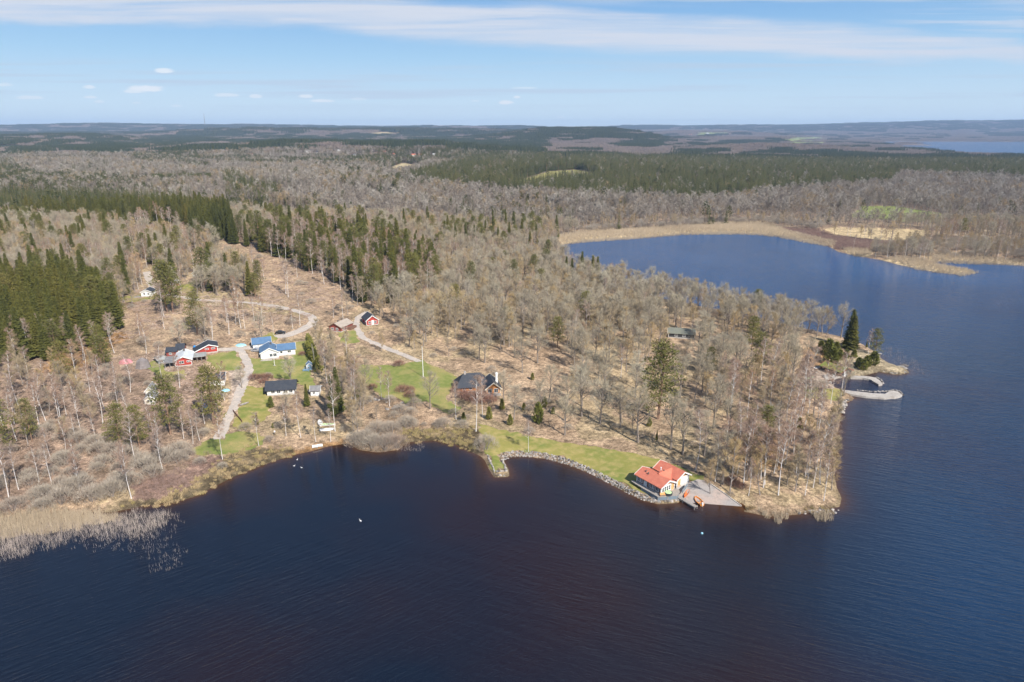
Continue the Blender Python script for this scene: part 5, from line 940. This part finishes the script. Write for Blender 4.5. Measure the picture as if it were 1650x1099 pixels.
# evergreen hedge east of the blue roofed house
HEDGE = [W(a, b) for a, b in [(497,556),(501,566),(505,576),(510,588),(514,600),(517,612)]]
s = 5.4
gx, gy = np.meshgrid(np.arange(-1900, 1900, s), np.arange(96, 2000, s))
def jitter_pts(gx, gy, s):
    gx = gx+RNG.uniform(-.46, .46, gx.shape)*s; gy = gy+RNG.uniform(-.46, .46, gy.shape)*s
    gx, gy = gx.ravel(), gy.ravel(); k = np.abs(gx) < .86*gy+35; return gx[k], gy[k]
gx, gy = jitter_pts(gx, gy, s)
sd = land_sd(gx, gy); k = sd > 1.2; gx, gy, sd = gx[k], gy[k], sd[k]
gz = hgt(gx, gy, sd); px, py = PX(gx, gy, gz); mx_, my_ = PX(gx, gy, gz+10)
open_ = col_mask(px, py, KEEP)
for hx, hy, r in HW: open_ |= (np.hypot(gx-hx, gy-hy) < r) | ((np.abs(gx-hx+(hy-gy)*hx/hy) < r*.75) & (gy < hy) & (gy > hy-(40 if ((r == 9 and hx < 90) or r == 11) else 20)))
for rp in road_polys: open_ |= inside(rp, gx, gy)
for hx, hy, r in hand_xy: open_ |= (np.hypot(gx-hx, gy-hy) < r)
for hx, hy, w_ in FH: open_ |= (np.abs(gx-hx) < w_*.5+5) & (gy > hy-130) & (gy < hy+14)
clear = col_mask(px, py, CLEAR); marsh = col_mask(px, py, MARSH+[REDMARSH]); green = col_mask(px, py, GREEN)
dark = np.zeros(gx.shape); pinef = np.zeros(gx.shape)
for poly, sh, pf in DARK:
    m = P(mx_, my_, poly); dark[m] = sh; pinef[m] = .45 if pf else .04
frontopen = P(px, py, [(560,515),(640,530),(760,556),(880,570),(1000,610),(1110,650),(1165,700),(1185,775),(1060,745),(900,712),(780,695),(740,660),(600,640),(560,600)])
tipwood = P(px, py, [(1140,640),(1220,600),(1290,600),(1362,640),(1362,810),(1240,832),(1190,812),(1180,770),(1120,730)])
leftbirch = P(px, py, [(-300,560),(0,560),(190,590),(240,600),(335,610),(340,720),(300,740),(200,720),(60,770),(-300,800)])
willow = P(px, py, [(-300,760),(0,775),(60,745),(140,705),(210,712),(300,735),(300,762),(230,795),(190,808),(60,828),(-300,850)])
grove = P(px, py, [(505,560),(560,545),(585,640),(600,680),(600,724),(575,722),(548,690),(520,640)])
lowbank = P(px, py, [(585,645),(640,640),(740,665),(775,690),(775,735),(640,730),(600,725)])
spit = P(px, py, [(1345,392),(1400,397),(1480,384),(1650,388),(1660,418),(1500,413),(1420,414),(1380,402)]) | P(px, py, [(905,372),(1000,362),(1150,354),(1250,354),(1330,364),(1315,369),(1250,361),(1150,361),(950,373)])
strip = P(px, py, [(340,630),(500,640),(560,700),(520,716),(440,690),(400,705)])
point = P(px, py, [(1285,540),(1420,560),(1480,610),(1400,610),(1285,605)])
cl = fbm(gx/45, gy/45, 77, 3); cl2 = fbm(gx/160, gy/160, 78, 3)
R01 = RNG.random(gx.shape); R02 = RNG.random(gx.shape); R03 = RNG.random(gx.shape)
far_limit = 640
for i in range(len(gx)):
    if open_[i]: continue
    ZC[0] = gz[i]
    x, y = gx[i], gy[i]; r1, r2, r3 = R01[i], R02[i], R03[i]; near = y < far_limit; xx = 1
    if clear[i]:
        if r1 > (.10 if near else .02): continue
        put('birch_tree' if r2 < .6 else 'willow_shrub', x, y, (13+8*r3) if r2 < .6 else 2+1.5*r3); continue
    if marsh[i] or point[i]: continue
    if green[i] and r1 > .06: continue
    if dark[i] and not (leftbirch[i] and near and y < 230):
        if r2 < dark[i]:
            p = r3 < pinef[i]; h = (19+5*r1) if not p else 17+5*r1
            h *= .72+.42*((i*7919 % 97)/97.)
            if r1 > .93: continue
            put(('pine_tree' if p else 'spruce_tree') if near else ('far_pine' if p else 'far_spruce'), x, y, h); continue
        put('birch_tree' if near else 'far_bare', x, y, 16+5*r3); continue
    if spit[i]:
        if r1 < .75: put('willow_shrub' if r2 < .6 else 'alder_tree', x, y, 4+2.5*r3 if r2 < .6 else 8+4*r3)
        continue
    if near:
        if willow[i]:
            if r1 < .72: put('willow_shrub', x, y, 2.6+2.6*r2)
            elif r1 < .93: put('birch_tree', x, y, 12+8*r2)
            continue
        if leftbirch[i]:
            if r1 > .62: continue
            put('birch_tree' if r2 < .40 else ('alder_tree' if r2 < .80 else ('willow_shrub' if r2 < .95 else 'pine_tree')), x, y, (12+6*r3) if r2 < .40 else ((9+4*r3) if r2 < .8 else (3+1.5*r3 if r2 < .95 else 13+4*r3))); continue
        if lowbank[i]:
            if r1 < .55: put('willow_shrub' if r2 < .8 else 'alder_tree', x, y, 2.2+2.2*r3 if r2 < .8 else 6+2*r3)
            continue
        if frontopen[i]:
            if r1 > .22: continue
            put('oak_tree' if r2 < .7 else ('alder_tree' if r2 < .88 else 'willow_shrub'), x, y, (12+4*r3) if r2 < .7 else (9 if r2 < .88 else 2.2)); continue
        if tipwood[i]:
            if r1 > .85: continue
            tall = r2 < .38; put('birch_tree' if tall else ('oak_tree' if r2 < .66 else ('alder_tree' if r2 < .92 else 'willow_shrub')), x, y, (16+6*r3) if tall else (11+3*r3 if r2 < .92 else 2.5)); continue
        if grove[i]:
            put('alder_tree' if r2 < .66 else ('birch_tree' if r2 < .85 else 'willow_shrub'), x, y, (11+4*r3) if r2 < .66 else (15+4*r3 if r2 < .85 else 3.2)); continue
        if strip[i]:
            if r1 > .3: continue
            put('willow_shrub' if r2 < .6 else 'birch_tree', x, y, 2.4+r3 if r2 < .6 else 14+4*r3); continue
        pen = px[i] > 560 and py[i] > 400 and px[i] < 1380 and my_[i] > 405
        if pen:
            if r1 > (.74 if py[i] < 560 else .55): continue
            con = r2 < .016
            put('pine_tree' if con else ('oak_tree' if r2 < .50 else ('alder_tree' if r2 < .93 else 'birch_tree')), x, y, 15+3*r3 if con else ((12+4*r3) if r2 < .6 else 11+5*r3)); continue
        if 385 < px[i] < 555 and 540 < py[i] < 705 and r1 > .16: continue
        # left slopes and the shore woods behind the bay
        if r1 > .70: continue
        con = (r2 < .08+(.16 if cl[i] > .58 else 0)) and not (200 < px[i] < 570 and py[i] > 478)
        if px[i] > 900: con = r2 < .03
        put(('pine_tree' if r3 < .6 else 'spruce_tree') if con else ('birch_tree' if r2 < .42 else ('alder_tree' if r2 < .68 else 'oak_tree')), x, y, 15+5*r3 if con else 11+5*r3)
    else:
        if px[i] > 1050 and py[i] > 345 and r1 > .55: continue
        con = r2 < (.05+(.45 if cl[i] > .57 else 0)+(.6 if cl2[i] > .56 else 0))*(.12 if px[i] > 1000 else 1)*(.35 if py[i] > 300 and px[i] > 560 else 1)
        if r1 > .9: continue
        put(('far_pine' if r3 < .4 else 'far_spruce') if con else 'far_bare', x, y, (15+5*r3) if con else (8.5+9.5*r3*r3+3*r1)*(.8 if py[i] > 350 and px[i] > 1050 else 1))
ZC[0] = None
# undergrowth between the trees of the near woods
ux, uy = np.meshgrid(np.arange(-420, 420, 9.0), np.arange(120, 560, 9.0)); ux, uy = jitter_pts(ux, uy, 9); us = land_sd(ux, uy); k = us > 3; ux, uy, us = ux[k], uy[k], us[k]
uz = hgt(ux, uy, us); upx, upy = PX(ux, uy, uz); uo = col_mask(upx, upy, KEEP+CLEAR)
for hx, hy, r in HW: uo |= (np.hypot(ux-hx, uy-hy) < r)
for rp in road_polys: uo |= inside(rp, ux, uy)
for i in range(len(ux)):
    if not uo[i] and random.random() < (.55 if upx[i] < 600 else (.6 if upx[i] > 1150 and upy[i] > 640 else .24)): put('willow_shrub', ux[i], uy[i], random.uniform(1.4, 2.6))
# ------------------------------------------------------------------ individuals (the nearest 300 of a kind) + the rest as one mass
def zone(x, y, z, kind):
    a, b = PX(x, y, z); a = float(a); b = float(b)
    if 1310 < a and b < 625: return 'on the rocky point beyond the turf-roofed boathouse', 'point'
    if P(np.array([a]), np.array([b]), [(1140,620),(1220,600),(1362,640),(1362,840),(1190,830),(1100,760)])[0]: return 'on the wooded tip right of the concrete slipway', 'tip'
    if a > 560 and b > 640 and a > 770: return 'on the dry slope behind the curved seawall lawn', 'slope'
    if a > 560 and b > 540 and a < 770 and b < 690: return 'between the red cabin, the white flagpole and the log house', 'middle'
    if 500 < a < 790 and b >= 640: return 'in the grove along the bay left of the stone jetty', 'grove'
    if a >= 900 and b < 470: return 'on the shore woods around the upper bay', 'upper bay'
    if a > 560 and b > 470: return 'in the leafless wood over the middle of the peninsula', 'peninsula'
    if a > 330 and b > 575: return 'between the gravel road and the sandy shore', 'road'
    if a <= 350 and b > 730: return 'in the scrub above the reed bed', 'reed side'
    if a <= 350 and b > 590: return 'in the thin wood left of the gravel road', 'left wood'
    if a <= 200 and 470 < b <= 590: return 'in the spruce block at the left edge', 'block'
    if b > 470: return 'on the felled hillside above the red and blue-roofed houses', 'felled'
    if a < 720: return 'in the belt of woods above the felled hillside', 'belt'
    return 'in the far woods beyond the felled hillside', 'far'
SPEC = {'oak_tree': ('leafless spreading oak', 'bare oaks'), 'birch_tree': ('leafless birch with pale trunk', 'bare birches'), 'alder_tree': ('leafless slender alder', 'bare alders'), 'spruce_tree': ('dark green pointed spruce', 'spruces'),
        'pine_tree': ('green pine with open crown', 'pines'), 'juniper': ('small dense green juniper', 'junipers'), 'willow_shrub': ('rounded grey leafless willow bush', 'willow bushes'), 'garden_shrub': ('low reddish garden shrub', 'garden shrubs')}
MASS = {'oak_tree': ('bare_oak_forest', 'leafless oaks filling the wood behind the nearer trees'), 'birch_tree': ('birch_forest', 'pale-trunked leafless birches filling the woods farther off'), 'alder_tree': ('alder_forest', 'slender leafless alders filling the woods farther off'),
        'spruce_tree': ('spruce_forest', 'dark spruces massed in the stands farther off'), 'pine_tree': ('pine_forest', 'pines massed in the belts of woods farther off'), 'juniper': ('juniper_scrub', 'low junipers'), 'willow_shrub': ('willow_undergrowth', 'grey leafless undergrowth filling the woods'),
        'garden_shrub': ('shrubbery', 'low red shrubs'), 'far_bare': ('leafless_forest', 'grey-brown leafless forest across the middle distance'), 'far_spruce': ('conifer_forest', 'dark green conifer forest across the middle distance'), 'far_pine': ('distant_pine_forest', 'green pines mixed into the distant woods')}
CATN = {'oak_tree':'tree','birch_tree':'tree','alder_tree':'tree','spruce_tree':'tree','pine_tree':'tree','juniper':'bush','willow_shrub':'bush','garden_shrub':'bush'}
MAXN = {'oak_tree':300,'birch_tree':300,'alder_tree':300,'spruce_tree':300,'pine_tree':300,'juniper':60,'willow_shrub':300,'garden_shrub':60}
stats = {}
for kind, pts in PTS.items():
    if not pts: continue
    A = np.array(pts)
    if kind in SPEC:
        u, v = PX(A[:, 0], A[:, 1], A[:, 2]+3); vis = (u > -15) & (u < 1665) & (v < 1110)
        key = np.where(vis, A[:, 1]-60*A[:, 3]*0, 1e9); nh = len(HAND.get(kind, [])); key[:nh] = -1
        order = np.argsort(key, kind='stable'); nmax = MAXN[kind]; ind = [i for i in order[:nmax] if key[i] < 1e8]; rest = np.ones(len(A), bool); rest[ind] = False
        nz = {}
        for i in ind:
            x, y, z, s_, rz, vi, sx = A[i]; tm, km, full = KIND[kind][int(vi)]; ph, zn = zone(x, y, z, kind)
            o = D2.objects.new(kind, None); C.objects.link(o); o.location = (x, y, z); o.rotation_euler = (0, 0, rz); o.scale = (s_*sx, s_*sx, s_); o.empty_display_size = .3
            o['label'] = SPEC[kind][0]+' '+ph; o['category'] = CATN[kind]; o['group'] = SPEC[kind][1]+' '+ph; nz.setdefault(zn, []).append(o)
            for nm, me in (('trunk', tm), ('crown', km)):
                c = D2.objects.new(nm, me); C.objects.link(c); c.parent = o
        for zn, L_ in nz.items():
            if len(L_) == 1: del L_[0]['group']; L_[0]['label'] = 'single '+L_[0]['label']
        A = A[rest]
        stats[kind] = (len(ind), len(A))
    if len(A):
        nm, lb = MASS[kind]; instancer(nm, A, [k[2] for k in KIND[kind]], lb, 'forest' if 'shrub' not in kind else 'undergrowth')
        stats[nm] = len(A)
# ------------------------------------------------------------------ far canopy: patches of whole small trees, 1.9 km and beyond
def patch(seed, kind):
    r = random.Random(seed); M = MB(); S = 84
    if kind == 'bare':
        for i in range(210):
            x, y = r.uniform(-S/2, S/2), r.uniform(-S/2, S/2); h = r.uniform(9, 15); R = r.uniform(3, 5); m = r.choice((0, 0, 1, 2))
            M.beam((x, y, -3), (x, y, h*.6), .3, .3, 3)
            for _ in range(20):
                a = r.uniform(0, 6.3); q = r.random()**.5; zz = h*(.45+.5*(1-q*q)*r.uniform(.6, 1)); p = Vector((x+math.cos(a)*R*q*.8, y+math.sin(a)*R*q*.8, zz-1)); blade(M, p, Vector((math.cos(a)*.5, math.sin(a)*.5, 1)), r.uniform(2, 3.4), r.uniform(.5, 1.0), r, m)
        return M.mesh('bare_canopy', [fb1, fb2, fb3, bark_a])
    for i in range(280):
        x, y = r.uniform(-S/2, S/2), r.uniform(-S/2, S/2); h = r.uniform(13, 21); R = r.uniform(2.0, 3.0); m = r.choice((0, 0, 1, 2)); n = 5; a0 = r.random()*6
        for lv, (z0, z1, rr) in enumerate(((.15, .62, 1), (.42, .82, .72), (.66, 1., .42))):
            vs = [(x+math.cos(a0+lv+j*1.2566)*R*rr*r.uniform(.8, 1.2), y+math.sin(a0+lv+j*1.2566)*R*rr*r.uniform(.8, 1.2), h*z0+r.uniform(-.5, .5)) for j in range(n)]+[(x, y, h*z1)]
            M.add(vs, [(j, (j+1) % n, n) for j in range(n)], m)
    return M.mesh('dark_canopy', [fs1, fs2, fs3])
fb1 = mat('far_twigs_grey', (.22,.18,.17), .9, .1, vary=[(0,(.19,.155,.145)),(1,(.25,.20,.18))]); fb2 = mat('far_twigs_tan', (.27,.21,.16), .9, .1); fb3 = mat('far_twigs_dark', (.14,.12,.10), .9, .1)
fs1 = mat('far_needles_dark', (.035,.045,.022), .9, .1, vary=[(0,(.030,.042,.020)),(1,(.05,.056,.024))]); fs2 = mat('far_needles_mid', (.055,.062,.027), .9, .1); fs3 = mat('far_needles_deep', (.025,.035,.018), .9, .1)
PB = [D2.objects.new('bare_canopy', patch(s_, 'bare')) for s_ in (1, 2, 3)]; PD = [D2.objects.new('dark_canopy', patch(s_, 'dark')) for s_ in (4, 5, 6)]
def farpts(y0, y1, s, scale):
    gx, gy = np.meshgrid(np.arange(-.9*y1, .9*y1, s), np.arange(y0, y1, s)); gx, gy = jitter_pts(gx, gy, s*.4); sd = land_sd(gx, gy); k = sd > 25; gx, gy, sd = gx[k], gy[k], sd[k]
    gz = hgt(gx, gy, sd); px, py = PX(gx, gy, gz); mx, my = PX(gx, gy, gz+12); op = col_mask(px, py, FIELD+GREEN)
    op &= RNG.random(gx.shape) > .12
    for hx, hy, w_ in FH: op |= (np.abs(gx-hx) < w_*.5+44) & (gy > hy-230) & (gy < hy+45)
    dk = np.full(gx.shape, .10); cn = fbm(gx/380, gy/380, 91, 4)
    dk = np.where((cn > .56) & (px < 1150), .75, dk)
    for poly, sh, pf in DARK: dk[P(mx, my, poly)] = sh
    inD = dk > .5; dk = np.where(inD & (cn < .42) & (gy > 2200) & ((px < 800) | (px > 1080)), dk*.35, dk)
    dk = np.where((px > 1080) & (py > 213) & (py < 240) & (dk < .5), .06, dk)
    bare_m = P(mx, my, [(870,240),(885,229),(960,220),(990,224),(985,236),(1060,238),(1100,240),(1090,249),(1000,248)]); dk[bare_m] = .05
    d = RNG.random(gx.shape) < dk; out = []
    for sel in ((~d) & ~op, d & ~op):
        n = sel.sum(); out.append(np.stack([gx[sel], gy[sel], gz[sel]-.5, np.full(n, scale)*RNG.uniform(.85, 1.15, n), RNG.uniform(0, 6.28, n), RNG.integers(0, 3, n), np.ones(n)], 1))
    return out
a = farpts(1960, 5200, 74, 1.0); b = farpts(5200, 13600, 120, 1.6)
bare_all = np.concatenate([a[0], b[0]]); dark_all = np.concatenate([a[1], b[1]])
instancer('leafless_hill_forest', bare_all, PB, 'faded grey-brown leafless forest on the far hills', 'forest'); instancer('conifer_hill_forest', dark_all, PD, 'faded dark conifer forest on the far hills and skyline', 'forest')
stats['patches'] = (len(bare_all), len(dark_all)); print('TREES', stats)
# ------------------------------------------------------------------ air, sky, sun, camera
def haze():
    M = MB(); M.box(-17800, -400, -8, 17800, 17700, 340); o = M.build('haze', []); m = D2.materials.new('air'); m.use_nodes = True; N = m.node_tree.nodes
    N.remove(N['Principled BSDF']); v = N.new('ShaderNodeVolumePrincipled'); v.inputs['Color'].default_value = (.48,.68,1,1); v.inputs['Density'].default_value = HAZE; v.inputs['Anisotropy'].default_value = 0
    m.node_tree.links.new(v.outputs[0], N['Material Output'].inputs['Volume']); o.data.materials.append(m); tag(o, 'pale blue haze over the far hills', 'haze', kind='stuff')
HAZE = 6.0e-5
haze()
def world():
    w = D2.worlds.new('World'); bpy.context.scene.world = w; w.use_nodes = True; N = w.node_tree.nodes; L = w.node_tree.links; bg = N['Background']
    sk = N.new('ShaderNodeTexSky'); sk.sky_type = 'NISHITA'; sk.sun_disc = False; sk.sun_elevation = math.radians(SUN_EL); sk.sun_rotation = math.atan2(SUN_AZ[0], SUN_AZ[1]); sk.altitude = 100; sk.air_density = 1.0; sk.dust_density = .4; sk.ozone_density = 3.5
    def m(op, a, b=None, clamp=False):
        q = N.new('ShaderNodeMath'); q.operation = op; q.use_clamp = clamp
        for i, v in enumerate((a, b)):
            if v is None: continue
            if isinstance(v, (int, float)): q.inputs[i].default_value = v
            else: L.new(v, q.inputs[i])
        return q.outputs[0]
    def ss(x, a, b, lo=0., hi=1.):
        q = N.new('ShaderNodeMapRange'); q.interpolation_type = 'SMOOTHSTEP'; L.new(x, q.inputs[0])
        for i, v in ((1, a), (2, b), (3, lo), (4, hi)):
            if isinstance(v, (int, float)): q.inputs[i].default_value = v
            else: L.new(v, q.inputs[i])
        return q.outputs[0]
    tc = N.new('ShaderNodeTexCoord'); sx = N.new('ShaderNodeSeparateXYZ'); L.new(tc.outputs['Generated'], sx.inputs[0]); x, y, z = sx.outputs
    yc = m('MAXIMUM', y, .05); u = m('DIVIDE', x, yc); v = m('DIVIDE', z, yc); front = ss(y, .3, .5)
    def V(py): return (-SP+(549.5-py)/F*CP)/(CP+(549.5-py)/F*SP)
    def U(px, py=60): return (px-825)/F/(CP+(549.5-py)/F*SP)
    cb = N.new('ShaderNodeCombineXYZ'); L.new(u, cb.inputs[0]); L.new(v, cb.inputs[1])
    def noise(sxx, syy, det=4, off=0, rot=0, rough=.55, dist=0):
        mp = N.new('ShaderNodeMapping'); mp.inputs['Scale'].default_value = (sxx, syy, 1); mp.inputs['Location'].default_value = (off, off*.7, 0); mp.inputs['Rotation'].default_value = (0, 0, rot); L.new(cb.outputs[0], mp.inputs[0])
        t = N.new('ShaderNodeTexNoise'); t.inputs['Scale'].default_value = 1; t.inputs['Detail'].default_value = det; t.inputs['Roughness'].default_value = rough; t.inputs['Distortion'].default_value = dist; L.new(mp.outputs[0], t.inputs['Vector']); return t.outputs[0]
    un = ss(u, -.8, .8); un.node.interpolation_type = 'LINEAR'
    def curve(pts):   # value in v units as function of px
        r = N.new('ShaderNodeValToRGB'); r.color_ramp.interpolation = 'B_SPLINE' if False else 'LINEAR'; e = r.color_ramp.elements
        while len(e) < len(pts): e.new(.5)
        for k, (p, py) in enumerate(pts):
            e[k].position = (U(p)+.8)/1.6; c = V(py)*4; e[k].color = (c, c, c, 1)
        L.new(un, r.inputs[0]); q = N.new('ShaderNodeSeparateColor'); L.new(r.outputs[0], q.inputs[0]); return m('MULTIPLY', q.outputs[0], .25)
    low = curve([(0,36),(300,40),(500,48),(700,66),(900,84),(1200,92),(1400,96),(1650,100)]); upp = curve([(0,-60),(500,-50),(620,-10),(720,4),(860,8),(1000,22),(1100,33),(1300,34),(1450,48),(1650,72)])
    wob = m('MULTIPLY', m('SUBTRACT', noise(5, 30, 5, 3), .5), .030)
    vv = m('ADD', v, wob)
    band = m('MULTIPLY', ss(m('SUBTRACT', vv, low), -.006, .010), ss(m('SUBTRACT', upp, vv), -.007, .010))
    st = noise(2.2, 70, 6, 1, -.03, .6, .6); st2 = noise(6, 150, 4, 9, -.04)
    dens = m('MULTIPLY', band, ss(m('ADD', m('MULTIPLY', st, .7), m('MULTIPLY', st2, .3)), .30, .60, .30, 1.0))
    # upper right wisps
    wis = m('MULTIPLY', m('MULTIPLY', ss(v, V(14), V(-2)), ss(u, U(780), U(1100))), ss(noise(2.5, 60, 5, 21, -.04), .40, .6, 0, .75))
    wis2 = m('MULTIPLY', m('MULTIPLY', m('MULTIPLY', ss(v, V(70), V(34)), ss(v, V(-5), V(26))), ss(u, U(1380), U(1560))), ss(noise(3, 110, 5, 33, -.04), .42, .60, 0, .7))
    thin = m('MULTIPLY', m('MULTIPLY', ss(v, V(188), V(150)), ss(v, V(88), V(110))), ss(noise(2.4, 90, 6, 44), .47, .66, 0, .62))
    dens = m('MAXIMUM', dens, m('MAXIMUM', wis, wis2)); dens = m('MULTIPLY', dens, front); thin = m('MULTIPLY', thin, front)
    # small fair-weather clouds low over the horizon
    edge = m('MULTIPLY', m('SUBTRACT', noise(60, 160, 4, 5), .5), 1.9); cum = None
    for (px, py, hw, hh, k) in [(236,144,34,7,1),(218,148,24,4,.8),(265,115,17,5,.9),(144,141,12,4,.8),(48,158,27,4,.7),(8,137,15,4,.6),(146,157,12,3,.7),(160,164,9,3,.6),(365,154,22,4,.7),(413,156,12,4,.8),(492,156,14,4,.9),(520,163,20,3.5,.9),(284,171,10,2.5,.6),(220,166,8,2,.5),(578,160,14,3,.4),(815,166,13,4.5,1),(833,157,6,3,.8),(765,163,8,2,.5),(903,189,8,2,.5),(845,142,20,2,.5),(1130,188,5,2,.3)]:
        uc, vc, du, dv = U(px, py), V(py), hw/F/1.05, hh/F
        a_ = m('MULTIPLY', m('SUBTRACT', u, uc), 1/du); b_ = m('MULTIPLY', m('SUBTRACT', v, vc), 1/dv); b_ = m('MAXIMUM', b_, m('MULTIPLY', b_, -1.9))
        q = m('SUBTRACT', 1.15, m('ADD', m('MULTIPLY', a_, a_), m('MULTIPLY', b_, b_))); q = m('MULTIPLY', ss(m('ADD', q, edge), 0, .9), k); cum = q if cum is None else m('MAXIMUM', cum, q)
    cum = m('MULTIPLY', cum, front)
    def mix(a, b, f):
        q = N.new('ShaderNodeMix'); q.data_type = 'RGBA'
        for i, vv_ in ((0, f), (6, a), (7, b)):
            if isinstance(vv_, tuple): q.inputs[i].default_value = (*vv_, 1)
            elif isinstance(vv_, (int, float)): q.inputs[i].default_value = vv_
            else: L.new(vv_, q.inputs[i])
        return q.outputs[2]
    K = 1/SKY
    low_sky = SKYLOW; c = sk.outputs[0]
    c = mix(c, tuple(k_*K for k_ in (.30,.50,.80)), ss(v, 1.2, .16, 0, .75)) if False else c
    grad = N.new('ShaderNodeValToRGB'); e = grad.color_ramp.elements; stops = [(0,(.52,.62,.67)),(.25,(.40,.53,.64)),(.5,(.27,.44,.61)),(.78,(.17,.335,.56)),(1,(.14,.28,.51))]
    while len(e) < len(stops): e.new(.5)
    for k_, (p_, c_) in enumerate(stops): e[k_].position = p_; e[k_].color = (*[q_*K*SKYG for q_ in c_], 1)
    vn = ss(z, 0, .19); vn.node.interpolation_type = 'LINEAR'; L.new(vn, grad.inputs[0])
    c = mix(c, grad.outputs[0], ss(z, .34, .17, 0, .92))
    c = mix(c, tuple(k_*K*SKYG for k_ in (.38,.45,.55)), thin); c = mix(c, tuple(k_*K*SKYG for k_ in (.47,.51,.585)), dens); c = mix(c, tuple(k_*K*SKYG for k_ in (.60,.64,.68)), cum)
    L.new(c, bg.inputs[0]); bg.inputs[1].default_value = SKY
SKY = .10; SKYLOW = 0; SKYG = 1.0
world()
sl = D2.lights.new('sun', 'SUN'); sl.energy = 5.0; sl.angle = math.radians(.5); sl.color = (1, .94, .86); so = D2.objects.new('sun', sl); C.objects.link(so)
sdv = Vector((SUN_AZ[0], SUN_AZ[1], 0)).normalized()*math.cos(math.radians(SUN_EL))+Vector((0, 0, math.sin(math.radians(SUN_EL)))); so.rotation_euler = sdv.to_track_quat('Z', 'Y').to_euler(); so.location = (200, -200, 400)
cd = D2.cameras.new('camera'); co = D2.objects.new('camera', cd); C.objects.link(co); co.location = (0, 0, CH); co.rotation_euler = (math.pi/2-PITCH, 0, 0); cd.lens = 24.0; cd.sensor_width = 36; cd.clip_end = 60000; cd.clip_start = .5
sc = bpy.context.scene; sc.camera = co
sc.view_settings.view_transform = 'Standard'; sc.view_settings.look = 'None'; sc.view_settings.exposure = .54; sc.view_settings.gamma = 1
sc.cycles.use_denoising = True; sc.cycles.denoising_input_passes = 'RGB_ALBEDO_NORMAL'; sc.cycles.denoising_prefilter = 'ACCURATE'; sc.cycles.max_bounces = 5; sc.cycles.diffuse_bounces = 2; sc.cycles.glossy_bounces = 2; sc.cycles.volume_bounces = 0; sc.cycles.transparent_max_bounces = 4; sc.cycles.caustics_reflective = False; sc.cycles.caustics_refractive = False
sc.cycles.use_light_tree = False
